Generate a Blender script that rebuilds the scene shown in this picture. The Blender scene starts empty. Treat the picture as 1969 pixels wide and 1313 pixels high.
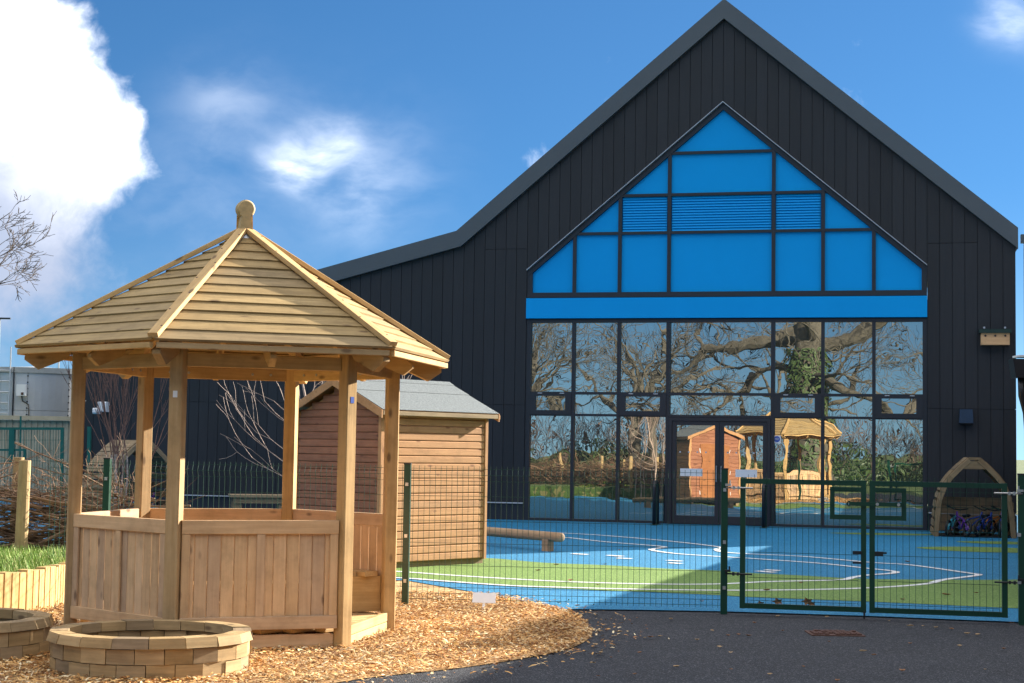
import bpy, math, random
from mathutils import Vector, Matrix, noise as mnoise
V = Vector
rnd = random.Random(7)
sc = bpy.context.scene
COL = sc.collection

# ------------------------------------------------------------------ camera
FPX, EYE, ROLL, CX, CY = 3100.0, 1.4, 0.016, 984.5, 656.5
TILT = math.atan(209 / FPX)
r0, f0, u0 = V((1, 0, 0)), V((0, math.cos(TILT), math.sin(TILT))), V((0, -math.sin(TILT), math.cos(TILT)))
cr = r0 * math.cos(ROLL) + u0 * math.sin(ROLL)
cu = u0 * math.cos(ROLL) - r0 * math.sin(ROLL)
CAM = V((0, 0, EYE))
cd = bpy.data.cameras.new('camera'); cam = bpy.data.objects.new('camera', cd); COL.objects.link(cam)
cd.sensor_width = 36.0; cd.lens = 36.0 * FPX / 1969.0; cd.clip_start = 0.1; cd.clip_end = 3000
cam.matrix_world = Matrix(((cr.x, cu.x, -f0.x, 0), (cr.y, cu.y, -f0.y, 0), (cr.z, cu.z, -f0.z, EYE), (0, 0, 0, 1)))
sc.camera = cam

def ray(u, v): return f0 + cr * ((u - CX) / FPX) - cu * ((v - CY) / FPX)
def gnd(u, v, z=0.0):
    d = ray(u, v); return CAM + d * ((z - EYE) / d.z)
def atd(u, v, y):
    d = ray(u, v); return CAM + d * (y / d.y)

# ------------------------------------------------------------------ light
SUN_AZ, SUN_EL = math.radians(36), math.radians(20)      # azimuth counted from +X towards +Y
S = V((math.cos(SUN_AZ) * math.cos(SUN_EL), math.sin(SUN_AZ) * math.cos(SUN_EL), math.sin(SUN_EL)))
ld = bpy.data.lights.new('sun', 'SUN'); ld.energy = 5.0; ld.angle = math.radians(0.55); ld.color = (1.0, 0.92, 0.80)
sun = bpy.data.objects.new('sun', ld); COL.objects.link(sun); sun.location = (20, 20, 30)
sun.rotation_euler = S.to_track_quat('Z', 'Y').to_euler()

sc.view_settings.view_transform = 'Standard'; sc.view_settings.look = 'None'
sc.view_settings.gamma = 1.0; sc.view_settings.use_curve_mapping = False
sc.view_settings.exposure = 1.78

world = bpy.data.worlds.new('World'); sc.world = world; world.use_nodes = True
def build_world():
    nt = world.node_tree; N, L = nt.nodes, nt.links; N.clear()
    def n(t, **k):
        o = N.new(t)
        for a, b in k.items(): setattr(o, a, b)
        return o
    def math_(op, a, b=None, c=None, clamp=False):
        o = n('ShaderNodeMath', operation=op, use_clamp=clamp)
        for i, x in enumerate((a, b, c)):
            if x is None: continue
            if isinstance(x, (int, float)): o.inputs[i].default_value = x
            else: L.new(x, o.inputs[i])
        return o.outputs[0]
    def vmath(op, a, b):
        o = n('ShaderNodeVectorMath', operation=op)
        for i, x in enumerate((a, b)):
            if isinstance(x, (tuple, list, Vector)): o.inputs[i].default_value = tuple(x)
            else: L.new(x, o.inputs[i])
        return o
    tc = n('ShaderNodeTexCoord'); vec = tc.outputs['Generated']
    sky = n('ShaderNodeTexSky', sky_type='NISHITA', sun_disc=False)
    sky.sun_elevation = SUN_EL; sky.sun_rotation = math.pi / 2 - SUN_AZ
    sky.air_density = 1.0; sky.dust_density = 0.15; sky.ozone_density = 3.0; sky.altitude = 50
    lift = vmath('ADD', vec, (0, 0, 0.13)); nrm = n('ShaderNodeVectorMath', operation='NORMALIZE'); L.new(lift.outputs[0], nrm.inputs[0])
    L.new(nrm.outputs[0], sky.inputs[0])
    # clouds: banks gathered round a few places low down, unseen broken cloud added higher up to lift ambient light
    centres = [(20, 50, 0.036, 0.72), (100, 250, 0.033, 1.15), (-10, 390, 0.046, 0.85), (60, 490, 0.050, 0.50), (205, 262, 0.024, 0.35)]
    cl = [(ray(u, v).normalized(), r, a) for u, v, r, a in centres]
    for az, el, r, a in ((75, 16, .16, .8), (120, 12, .14, .8), (265, 12, .16, .8), (310, 14, .15, .8)):
        az, el = math.radians(az + 90), math.radians(el)
        cl.append((V((math.cos(az) * math.cos(el), math.sin(az) * math.cos(el), math.sin(el))), r, a))
    warp = n('ShaderNodeTexNoise'); warp.inputs['Scale'].default_value = 16; warp.inputs['Detail'].default_value = 3; L.new(vec, warp.inputs['Vector'])
    w = vmath('SUBTRACT', warp.outputs['Color'], (0.5, 0.5, 0.5)); w2 = n('ShaderNodeVectorMath', operation='SCALE'); L.new(w.outputs[0], w2.inputs[0]); w2.inputs['Scale'].default_value = 0.034
    v2 = vmath('ADD', vec, w2.outputs[0]).outputs[0]
    sep = n('ShaderNodeSeparateXYZ'); L.new(vec, sep.inputs[0])
    hi = n('ShaderNodeMapRange', interpolation_type='SMOOTHSTEP'); L.new(sep.outputs[2], hi.inputs['Value']); hi.inputs['From Min'].default_value = 0.30; hi.inputs['From Max'].default_value = 0.52; hi.inputs['To Max'].default_value = 0.54
    tot = hi.outputs[0]
    for d, r, a in cl:
        dist = n('ShaderNodeVectorMath', operation='DISTANCE'); L.new(v2, dist.inputs[0]); dist.inputs[1].default_value = tuple(d)
        q = math_('MULTIPLY', dist.outputs['Value'], 1 / r)
        tot = math_('MULTIPLY_ADD', math_('EXPONENT', math_('MULTIPLY', math_('MULTIPLY', q, q), -0.7)), a, tot)
    nz = n('ShaderNodeTexNoise'); nz.inputs['Scale'].default_value = 13; nz.inputs['Detail'].default_value = 7; nz.inputs['Roughness'].default_value = 0.6; L.new(v2, nz.inputs['Vector'])
    dA = math_('ADD', math_('MINIMUM', tot, 0.95), math_('MULTIPLY', math_('SUBTRACT', nz.outputs['Fac'], 0.5), 1.9))
    cover = n('ShaderNodeMapRange', interpolation_type='SMOOTHSTEP'); L.new(dA, cover.inputs['Value'])
    cover.inputs['From Min'].default_value = 0.26; cover.inputs['From Max'].default_value = 0.98
    # thin streaky cloud
    mpw = n('ShaderNodeMapping'); mpw.inputs['Rotation'].default_value = (0, math.radians(-28), 0); mpw.inputs['Scale'].default_value = (14, 14, 30); L.new(v2, mpw.inputs[0])
    ws = n('ShaderNodeTexNoise'); ws.inputs['Scale'].default_value = 1.0; ws.inputs['Detail'].default_value = 6; ws.inputs['Roughness'].default_value = 0.55; L.new(mpw.outputs[0], ws.inputs['Vector'])
    wm = n('ShaderNodeMapRange', interpolation_type='SMOOTHSTEP'); L.new(ws.outputs['Fac'], wm.inputs['Value']); wm.inputs['From Min'].default_value = 0.30; wm.inputs['From Max'].default_value = 0.72
    wt = None
    for u, v, r, a in ((575, 315, 0.0125, 0.50), (632, 268, 0.015, 0.26), (440, 210, 0.026, 0.085), (700, 330, 0.035, 0.08), (690, 395, 0.02, 0.10), (1950, 25, 0.014, 0.30), (300, 520, 0.05, 0.16)):
        dist = n('ShaderNodeVectorMath', operation='DISTANCE'); L.new(v2, dist.inputs[0]); dist.inputs[1].default_value = tuple(ray(u, v).normalized())
        q = math_('MULTIPLY', dist.outputs['Value'], 1 / r); g = math_('EXPONENT', math_('MULTIPLY', math_('MULTIPLY', q, q), -0.8))
        wt = math_('MULTIPLY', g, a) if wt is None else math_('MULTIPLY_ADD', g, a, wt)
    wisp = math_('MULTIPLY', math_('MINIMUM', wt, 1.1), math_('ADD', wm.outputs[0], 0.12), clamp=True)
    grad = n('ShaderNodeVectorMath', operation='DOT_PRODUCT'); L.new(v2, grad.inputs[0]); grad.inputs[1].default_value = (0.5, 0.0, 0.85)
    lit = n('ShaderNodeMapRange', interpolation_type='SMOOTHSTEP'); L.new(math_('MULTIPLY_ADD', nz.outputs['Fac'], 0.10, grad.outputs['Value']), lit.inputs['Value'])
    lit.inputs['From Min'].default_value = 0.0; lit.inputs['From Max'].default_value = 0.165
    ccol = n('ShaderNodeMix', data_type='RGBA'); L.new(lit.outputs[0], ccol.inputs[0])
    ccol.inputs[6].default_value = (1.65, 1.9, 2.5, 1); ccol.inputs[7].default_value = (11.5, 11.3, 11.0, 1)
    tint = n('ShaderNodeMix', data_type='RGBA', blend_type='MULTIPLY'); tint.inputs[0].default_value = 1.0; L.new(sky.outputs[0], tint.inputs[6]); tl = n('ShaderNodeMapRange', interpolation_type='SMOOTHSTEP'); L.new(sep.outputs[2], tl.inputs['Value']); tl.inputs['From Min'].default_value = 0.0; tl.inputs['From Max'].default_value = 0.17
    tm = n('ShaderNodeMix', data_type='RGBA'); L.new(tl.outputs[0], tm.inputs[0]); tm.inputs[6].default_value = (0.38, 0.44, 0.46, 1); tm.inputs[7].default_value = (0.178, 0.325, 0.43, 1); L.new(tm.outputs[2], tint.inputs[7])
    mix = n('ShaderNodeMix', data_type='RGBA'); L.new(math_('MAXIMUM', cover.outputs[0], wisp), mix.inputs[0]); L.new(tint.outputs[2], mix.inputs[6]); L.new(ccol.outputs[2], mix.inputs[7])
    bg = n('ShaderNodeBackground'); bg.inputs['Strength'].default_value = 0.10; L.new(mix.outputs[2], bg.inputs[0])
    out = n('ShaderNodeOutputWorld'); L.new(bg.outputs[0], out.inputs[0])
build_world()

# ------------------------------------------------------------------ materials
def newmat(name):
    m = bpy.data.materials.new(name); m.use_nodes = True
    nt = m.node_tree; return m, nt, nt.nodes['Principled BSDF']
def N_(nt, t, **k):
    o = nt.nodes.new(t)
    for a, b in k.items(): setattr(o, a, b)
    return o
def ramp(nt, fac, stops):
    r = N_(nt, 'ShaderNodeValToRGB'); nt.links.new(fac, r.inputs[0])
    e = r.color_ramp.elements
    while len(e) < len(stops): e.new(0.5)
    for i, (p, c) in enumerate(stops): e[i].position = p; e[i].color = (*c, 1) if len(c) == 3 else c
    return r.outputs[0]
def mixc(nt, fac, a, b, mode='MIX'):
    m = N_(nt, 'ShaderNodeMix', data_type='RGBA', blend_type=mode)
    for s, x in ((0, fac), (6, a), (7, b)):
        if isinstance(x, (int, float)): m.inputs[s].default_value = x
        elif isinstance(x, tuple): m.inputs[s].default_value = (*x, 1)
        else: nt.links.new(x, m.inputs[s])
    return m.outputs[2]
def noise_(nt, vec, scale, detail=4, rough=0.55):
    o = N_(nt, 'ShaderNodeTexNoise'); o.inputs['Scale'].default_value = scale; o.inputs['Detail'].default_value = detail; o.inputs['Roughness'].default_value = rough
    if vec is not None: nt.links.new(vec, o.inputs['Vector'])
    return o.outputs['Fac']
def bump(nt, b, h, strength, dist=0.01):
    o = N_(nt, 'ShaderNodeBump'); o.inputs['Strength'].default_value = strength; o.inputs['Distance'].default_value = dist
    nt.links.new(h, o.inputs['Height']); nt.links.new(o.outputs[0], b.inputs['Normal'])
def plain(name, col, rough=0.5, metal=0.0, var=0.12, scale=6, bmp=0.0):
    m, nt, b = newmat(name)
    tc = N_(nt, 'ShaderNodeTexCoord'); f = noise_(nt, tc.outputs['Object'], scale, 6, 0.65)
    c0 = tuple(c * (1 - var) for c in col); c1 = tuple(min(1, c * (1 + var)) for c in col)
    nt.links.new(ramp(nt, f, [(0.3, c0), (0.7, c1)]), b.inputs['Base Color'])
    b.inputs['Roughness'].default_value = rough; b.inputs['Metallic'].default_value = metal
    if bmp: bump(nt, b, noise_(nt, tc.outputs['Object'], scale * 12, 3), bmp, 0.01)
    return m
def wood(name, light, dark, knot=(0.10, 0.055, 0.03), knots=True, rough=0.75, var=0.30, warm=None):
    """grain runs along each piece's own X axis; every piece draws its own offset and tint"""
    m, nt, b = newmat(name); L = nt.links
    tc = N_(nt, 'ShaderNodeTexCoord'); oi = N_(nt, 'ShaderNodeObjectInfo')
    off = N_(nt, 'ShaderNodeVectorMath', operation='SCALE'); off.inputs[0].default_value = (37, 19, 11); L.new(oi.outputs['Random'], off.inputs['Scale'])
    add = N_(nt, 'ShaderNodeVectorMath', operation='ADD'); L.new(tc.outputs['Object'], add.inputs[0]); L.new(off.outputs[0], add.inputs[1])
    mp = N_(nt, 'ShaderNodeMapping'); mp.inputs['Scale'].default_value = (1.3, 26, 26); L.new(add.outputs[0], mp.inputs[0])
    g = noise_(nt, mp.outputs[0], 1.6, 5, 0.6)
    mp2 = N_(nt, 'ShaderNodeMapping'); mp2.inputs['Scale'].default_value = (2.0, 9, 9); L.new(add.outputs[0], mp2.inputs[0])
    g2 = noise_(nt, mp2.outputs[0], 1.2, 4, 0.6)
    c = ramp(nt, g, [(0.30, dark), (0.50, tuple((a + d) / 2 for a, d in zip(light, dark))), (0.66, light)])
    c = mixc(nt, 0.42, c, ramp(nt, g2, [(0.3, dark), (0.65, light)]))
    tint = ramp(nt, oi.outputs['Random'], [(0.0, (1 - var, 1 - var, 1 - var * .8)), (0.35, (1.0, 0.97, 0.93)), (0.7, (1 - var * .5, 1 - var * .65, 1 - var * .9)), (1.0, (1.08, 1.05, 1.0))])
    c = mixc(nt, 1.0, c, tint, 'MULTIPLY')
    if knots:
        mp3 = N_(nt, 'ShaderNodeMapping'); mp3.inputs['Scale'].default_value = (3.2, 7.5, 7.5); L.new(add.outputs[0], mp3.inputs[0])
        vo = N_(nt, 'ShaderNodeTexVoronoi'); vo.inputs['Scale'].default_value = 1.0; L.new(mp3.outputs[0], vo.inputs['Vector'])
        mr = N_(nt, 'ShaderNodeMapRange'); L.new(vo.outputs['Distance'], mr.inputs['Value']); mr.inputs['From Min'].default_value = 0.07; mr.inputs['From Max'].default_value = 0.16
        mr.inputs['To Min'].default_value = 0.72; mr.inputs['To Max'].default_value = 0.0
        c = mixc(nt, mr.outputs[0], c, knot)
    st = noise_(nt, add.outputs[0], 5.5, 5, 0.65)
    c = mixc(nt, 1.0, c, ramp(nt, st, [(0.32, (0.82, 0.81, 0.79)), (0.48, (0.98, 0.97, 0.96)), (0.75, (1.10, 1.09, 1.06))]), 'MULTIPLY')
    L.new(c, b.inputs['Base Color']); b.inputs['Roughness'].default_value = rough; b.inputs['Specular IOR Level'].default_value = 0.25
    bump(nt, b, g, 0.45, 0.004)
    return m

M = {}
M['pine'] = wood('gazebo pine', (0.66, 0.46, 0.225), (0.46, 0.295, 0.125))
M['pine_pink'] = wood('panel pine', (0.74, 0.52, 0.31), (0.56, 0.365, 0.20))
M['roof_wood'] = wood('roof pine', (0.45, 0.325, 0.155), (0.25, 0.175, 0.08), var=0.28)
M['green_pine'] = wood('treated block', (0.52, 0.375, 0.20), (0.28, 0.20, 0.10), var=0.42)
M['sleeper'] = wood('sleeper', (0.66, 0.48, 0.22), (0.47, 0.32, 0.13), knots=False, var=0.2)
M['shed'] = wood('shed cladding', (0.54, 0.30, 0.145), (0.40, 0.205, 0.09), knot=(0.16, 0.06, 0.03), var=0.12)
M['shed_red'] = wood('red gable cladding', (0.37, 0.165, 0.095), (0.25, 0.10, 0.055), knot=(0.12, 0.045, 0.03), var=0.14)  # gable boards, darker and redder than the side boards
M['shed_door'] = wood('shed door', (0.36, 0.15, 0.055), (0.27, 0.10, 0.04), var=0.1)
M['log'] = wood('log', (0.52, 0.38, 0.24), (0.30, 0.21, 0.13), knots=False)
M['grey_wood'] = wood('weathered wood', (0.33, 0.25, 0.15), (0.20, 0.15, 0.09), knots=False)
M['nest'] = wood('nest box wood', (0.72, 0.46, 0.25), (0.55, 0.33, 0.17), knots=False, var=0.05)
M['clad'] = plain('charcoal cladding', (0.0105, 0.0125, 0.0165), 0.62, 0, 0.16, 3, 0.12)
def mat_clad():
    m, nt, b = newmat('charcoal board'); L = nt.links
    tc = N_(nt, 'ShaderNodeTexCoord'); oi = N_(nt, 'ShaderNodeObjectInfo'); ge = N_(nt, 'ShaderNodeNewGeometry')
    mp = N_(nt, 'ShaderNodeMapping'); mp.inputs['Scale'].default_value = (30, 30, 1.2); L.new(ge.outputs['Position'], mp.inputs[0])
    g = noise_(nt, mp.outputs[0], 1.5, 5, 0.65); f = noise_(nt, ge.outputs['Position'], 1.1, 6, 0.6)
    c = ramp(nt, g, [(0.25, (0.0085, 0.0102, 0.0138)), (0.75, (0.0150, 0.0172, 0.0215))])
    c = mixc(nt, 1.0, c, ramp(nt, oi.outputs['Random'], [(0, (0.78, 0.79, 0.80)), (1, (1.20, 1.19, 1.18))]), 'MULTIPLY')
    c = mixc(nt, 1.0, c, ramp(nt, f, [(0.3, (0.85,) * 3), (0.7, (1.18,) * 3)]), 'MULTIPLY')
    L.new(c, b.inputs['Base Color']); L.new(ramp(nt, f, [(0.3, (0.48,) * 3), (0.7, (0.70,) * 3)]), b.inputs['Roughness'])
    bump(nt, b, g, 0.3, 0.004)
    return m
M['clad'] = mat_clad()
M['clad_back'] = plain('dark backing', (0.006, 0.007, 0.009), 0.8)
M['trim'] = plain('grey verge metal', (0.092, 0.106, 0.116), 0.45, 0.3, 0.06, 1.5)
M['frame'] = plain('anthracite frame', (0.020, 0.022, 0.028), 0.4, 0, 0.05)
M['blue'] = plain('blue panel', (0.0, 0.335, 0.79), 0.5, 0, 0.03, 0.8)
M['blue'].node_tree.nodes['Principled BSDF'].inputs['Specular IOR Level'].default_value = 0.15
M['flash'] = plain('pale flashing', (0.55, 0.57, 0.6), 0.4, 0.4, 0.05)
M['felt'] = plain('roofing felt', (0.135, 0.155, 0.16), 0.95, 0, 0.30, 45, 0.6)
M['green'] = plain('green powder coat', (0.003, 0.040, 0.022), 0.35, 0, 0.1)
M['steel'] = plain('zinc steel', (0.5, 0.5, 0.5), 0.35, 0.8, 0.1)
M['black'] = plain('black plastic', (0.012, 0.013, 0.015), 0.4)
M['white'] = plain('white plastic', (0.78, 0.79, 0.8), 0.45, 0, 0.03)
M['signblue'] = plain('sign blue', (0.03, 0.09, 0.42), 0.4, 0, 0.03)
M['tank'] = plain('galvanised container', (0.56, 0.575, 0.59), 0.38, 0.6, 0.12, 0.9)
M['corrug'] = plain('beige corrugated sheet', (0.42, 0.37, 0.26), 0.6, 0, 0.18, 3)
M['bark'] = plain('bark', (0.095, 0.083, 0.062), 0.9, 0, 0.35, 9, 0.5)
M['bark_pale'] = plain('pale twig bark', (0.42, 0.31, 0.245), 0.8, 0, 0.3, 12)
M['bark_red'] = plain('reddish twig bark', (0.17, 0.085, 0.06), 0.8, 0, 0.35, 12)
M['bark_dark'] = plain('dark bark', (0.075, 0.055, 0.045), 0.9, 0, 0.3, 9)
M['dead'] = plain('dead brushwood', (0.20, 0.12, 0.07), 0.85, 0, 0.6, 9)
M['ivy'] = plain('ivy leaf', (0.05, 0.085, 0.02), 0.5, 0, 0.4, 15)
M['leafbrown'] = plain('dry leaf', (0.24, 0.11, 0.045), 0.8, 0, 0.4, 20)
M['leafpale'] = plain('pale dry leaf', (0.42, 0.28, 0.14), 0.8, 0, 0.4, 20)
M['brick'] = plain('brown wall', (0.16, 0.085, 0.045), 0.85, 0, 0.2, 8)
M['rust'] = plain('rusty iron', (0.11, 0.055, 0.04), 0.75, 0.3, 0.35, 30, 0.4)
M['tyre'] = plain('tyre rubber', (0.012, 0.012, 0.013), 0.7)
for k, c in dict(teal=(0.06, 0.36, 0.45), purple=(0.10, 0.025, 0.24), navy=(0.02, 0.06, 0.3), red=(0.4, 0.02, 0.04), orange=(0.5, 0.15, 0.02)).items(): M[k] = plain(k + ' paint', c, 0.35)

def mat_glass():
    m, nt, b = newmat('coated glass'); L = nt.links
    tc = N_(nt, 'ShaderNodeTexCoord'); oi = N_(nt, 'ShaderNodeObjectInfo')
    off = N_(nt, 'ShaderNodeVectorMath', operation='SCALE'); off.inputs[0].default_value = (31, 17, 23); L.new(oi.outputs['Random'], off.inputs['Scale'])
    add = N_(nt, 'ShaderNodeVectorMath', operation='ADD'); L.new(tc.outputs['Object'], add.inputs[0]); L.new(off.outputs[0], add.inputs[1])
    h = noise_(nt, add.outputs[0], 2.2, 1.5, 0.4)
    bp = N_(nt, 'ShaderNodeBump'); bp.inputs['Strength'].default_value = 0.11; bp.inputs['Distance'].default_value = 0.010; L.new(h, bp.inputs['Height'])
    b.inputs['Base Color'].default_value = (0.006, 0.008, 0.010, 1); b.inputs['Roughness'].default_value = 0.3
    gl = N_(nt, 'ShaderNodeBsdfGlossy'); gl.inputs['Roughness'].default_value = 0.0; gl.inputs['Color'].default_value = (0.93, 0.93, 0.84, 1); L.new(bp.outputs[0], gl.inputs['Normal'])
    mx = N_(nt, 'ShaderNodeMixShader'); mx.inputs[0].default_value = 0.42; L.new(b.outputs[0], mx.inputs[1]); L.new(gl.outputs[0], mx.inputs[2])
    L.new(mx.outputs[0], nt.nodes['Material Output'].inputs['Surface'])
    return m
M['glass'] = mat_glass()

def speckled(name, base, specks, rough, spk_scale, amt, bmp, broad=0.15, bs=0.7):
    m, nt, b = newmat(name); L = nt.links
    ge = N_(nt, 'ShaderNodeNewGeometry'); p = ge.outputs['Position']
    vo = N_(nt, 'ShaderNodeTexVoronoi'); vo.inputs['Scale'].default_value = spk_scale; L.new(p, vo.inputs['Vector'])
    sep = N_(nt, 'ShaderNodeSeparateColor'); L.new(vo.outputs['Color'], sep.inputs[0])
    dark = tuple(c * 0.62 for c in base)
    c = ramp(nt, sep.outputs[0], [(0.0, dark), (0.5, base), (1 - amt, base), (min(1, 1 - amt + 0.02), specks)])
    f = noise_(nt, p, bs, 6, 0.6)
    c = mixc(nt, 1.0, c, ramp(nt, f, [(0.25, (1 - broad,) * 3), (0.75, (1 + broad,) * 3)]), 'MULTIPLY')
    c = mixc(nt, 1.0, c, ramp(nt, noise_(nt, p, 24, 4, 0.7), [(0.3, (0.80,) * 3), (0.7, (1.2,) * 3)]), 'MULTIPLY')
    L.new(c, b.inputs['Base Color']); b.inputs['Roughness'].default_value = rough; b.inputs['Specular IOR Level'].default_value = 0.3
    bump(nt, b, vo.outputs['Distance'], bmp, 0.006)
    return m
M['tarmac'] = speckled('tarmac', (0.0235, 0.0255, 0.032), (0.11, 0.112, 0.12), 0.78, 125, 0.12, 0.8, 0.24, 0.9)
M['rubber_blue'] = speckled('blue rubber crumb', (0.002, 0.150, 0.315), (0.08, 0.33, 0.47), 0.75, 110, 0.12, 0.35, 0.10, 0.5)
M['rubber_green'] = speckled('green rubber crumb', (0.112, 0.205, 0.034), (0.28, 0.37, 0.12), 0.75, 110, 0.15, 0.35, 0.10, 0.5)
M['paint'] = speckled('white line', (0.78, 0.78, 0.78), (0.5, 0.55, 0.6), 0.6, 120, 0.12, 0.2, 0.06)
M['earth'] = speckled('chip bed', (0.40, 0.235, 0.095), (0.62, 0.42, 0.2), 0.9, 40, 0.2, 0.8, 0.3, 1.5)
M['meadow'] = speckled('meadow ground', (0.06, 0.105, 0.025), (0.16, 0.15, 0.06), 0.9, 12, 0.2, 0.6, 0.35, 0.4)
M['soil'] = plain('dark soil', (0.05, 0.035, 0.025), 0.95, 0, 0.4, 20, 0.6)

def mat_attr(name, rough=0.8, trans=0.0):
    m, nt, b = newmat(name)
    a = N_(nt, 'ShaderNodeAttribute', attribute_name='Col'); nt.links.new(a.outputs['Color'], b.inputs['Base Color'])
    b.inputs['Roughness'].default_value = rough; b.inputs['Specular IOR Level'].default_value = 0.25
    return m
M['chips'] = mat_attr('wood chips'); M['grass'] = mat_attr('grass blades', 0.6)

# ------------------------------------------------------------------ geometry helpers
class G:
    def __init__(s): s.v = []; s.f = []
    def add(s, vs, fs):
        o = len(s.v); s.v += [tuple(x) for x in vs]; s.f += [tuple(i + o for i in f) for f in fs]; return s
    def box(s, c, d, b=0.0, R=None):
        cx, cy, cz = c; x, y, z = d[0] / 2, d[1] / 2, d[2] / 2
        if b <= 0:
            vs = [V((i * x, j * y, k * z)) for i in (-1, 1) for j in (-1, 1) for k in (-1, 1)]
            fs = [(0, 1, 3, 2), (4, 6, 7, 5), (0, 4, 5, 1), (2, 3, 7, 6), (0, 2, 6, 4), (1, 5, 7, 3)]
        else:                        # chamfered along X (an octagon section)
            b = min(b, y * .9, z * .9)
            sec = [(-y + b, -z), (y - b, -z), (y, -z + b), (y, z - b), (y - b, z), (-y + b, z), (-y, z - b), (-y, -z + b)]
            vs = [V((-x, p, q)) for p, q in sec] + [V((x, p, q)) for p, q in sec]
            fs = [tuple(range(7, -1, -1)), tuple(range(8, 16))] + [(i, (i + 1) % 8, 8 + (i + 1) % 8, 8 + i) for i in range(8)]
        if R is not None: vs = [R @ v for v in vs]
        return s.add([(v.x + cx, v.y + cy, v.z + cz) for v in vs], fs)
    def prism(s, poly, y0, y1):      # polygon in XZ, counter-clockwise seen from -Y, extruded along Y
        n = len(poly)
        vs = [(x, y0, z) for x, z in poly] + [(x, y1, z) for x, z in poly]
        return s.add(vs, [tuple(range(n)), tuple(range(2 * n - 1, n - 1, -1))] + [(i, n + i, n + (i + 1) % n, (i + 1) % n) for i in range(n)])
    def slab(s, poly, z0, z1):       # polygon in XY counter-clockwise, extruded along Z
        n = len(poly)
        vs = [(x, y, z0) for x, y in poly] + [(x, y, z1) for x, y in poly]
        return s.add(vs, [tuple(range(n - 1, -1, -1)), tuple(range(n, 2 * n))] + [(i, (i + 1) % n, n + (i + 1) % n, n + i) for i in range(n)])
    def tube(s, pts, rad, n=6, cap=True):
        pts = [V(p) for p in pts]; k = len(pts)
        if not hasattr(rad, '__len__'): rad = [rad] * k
        vs, fs = [], []
        ref = None
        for i, p in enumerate(pts):
            t = (pts[min(i + 1, k - 1)] - pts[max(i - 1, 0)])
            if t.length < 1e-9: t = V((0, 0, 1))
            t.normalize()
            if ref is None: ref = t.orthogonal().normalized()
            a = (ref - t * ref.dot(t))
            a = a.normalized() if a.length > 1e-6 else t.orthogonal().normalized()
            ref = a; b = t.cross(a)
            for j in range(n):
                w = 2 * math.pi * j / n; vs.append(p + (a * math.cos(w) + b * math.sin(w)) * rad[i])
        for i in range(k - 1):
            for j in range(n): fs.append((i * n + j, i * n + (j + 1) % n, (i + 1) * n + (j + 1) % n, (i + 1) * n + j))
        if cap: fs += [tuple(range(n - 1, -1, -1)), tuple(range((k - 1) * n, k * n))]
        return s.add(vs, fs)
    def lathe(s, prof, n=16, c=(0, 0, 0)):
        vs = [(c[0] + r * math.cos(2 * math.pi * j / n), c[1] + r * math.sin(2 * math.pi * j / n), c[2] + z) for r, z in prof for j in range(n)]
        fs = [(i * n + j, i * n + (j + 1) % n, (i + 1) * n + (j + 1) % n, (i + 1) * n + j) for i in range(len(prof) - 1) for j in range(n)]
        return s.add(vs, fs + [tuple(range(n - 1, -1, -1)), tuple(range((len(prof) - 1) * n, len(prof) * n))])
    def torus(s, c, ax, R, r, n=20, m=6):
        ax = V(ax).normalized(); a = ax.orthogonal().normalized(); b = ax.cross(a); vs = []
        for i in range(n):
            w = 2 * math.pi * i / n; d = a * math.cos(w) + b * math.sin(w)
            for j in range(m):
                q = 2 * math.pi * j / m; vs.append(V(c) + d * (R + r * math.cos(q)) + ax * (r * math.sin(q)))
        return s.add(vs, [(i * m + j, ((i + 1) % n) * m + j, ((i + 1) % n) * m + (j + 1) % m, i * m + (j + 1) % m) for i in range(n) for j in range(m)])

W = {}
I4 = Matrix.Identity(4)
def mk(name, me, mat, parent=None, X=I4, smooth=False, label=None):
    if isinstance(me, G):
        g = me; me = bpy.data.meshes.new(name); me.from_pydata(g.v, [], g.f); me.update()
        if smooth: me.shade_smooth()
    if not me.materials: me.materials.append(M[mat] if isinstance(mat, str) else mat)
    o = bpy.data.objects.new(name, me); COL.objects.link(o); o.matrix_world = X; W[o.name] = X.copy()
    if parent is not None:
        o.parent = parent; o.matrix_parent_inverse = W[parent.name].inverted(); o.matrix_basis = X
    if label: o['label'] = label
    return o
def tag(o, label, cat, group=None):
    o['label'] = label; o['category'] = cat
    if group: o['group'] = group
    return o
def thing(name, loc, label, cat, group=None):
    o = bpy.data.objects.new(name, None); COL.objects.link(o); o.empty_display_size = 0.2
    X = Matrix.Translation(V(loc)); o.matrix_world = X; W[o.name] = X
    return tag(o, label, cat, group)
def struct(o, kind='structure'): o['kind'] = kind; return o
def frame(origin, x, y=None, z=None):
    """right-handed frame with X along x and Z as near z as it can be"""
    x = V(x).normalized(); z = V(z if z is not None else (0, 0, 1)); z = (z - x * z.dot(x)).normalized(); y = z.cross(x)
    return Matrix(((x.x, y.x, z.x, origin[0]), (x.y, y.y, z.y, origin[1]), (x.z, y.z, z.z, origin[2]), (0, 0, 0, 1)))
_cache = {}
def beam(name, p0, p1, w, t, mat, parent, up=(0, 0, 1), bev=0.004):
    """a straight piece of timber: length on local X, width w on local Y, thickness t on local Z"""
    p0, p1 = V(p0), V(p1); Lh = (p1 - p0).length
    key = (round(Lh, 3), round(w, 4), round(t, 4), bev, mat)
    if key not in _cache:
        g = G().box((0, 0, 0), (Lh, w, t), bev); me = bpy.data.meshes.new(name); me.from_pydata(g.v, [], g.f); me.materials.append(M[mat]); _cache[key] = me
    return mk(name, _cache[key], mat, parent, frame((p0 + p1) / 2, p1 - p0, None, up))

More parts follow.
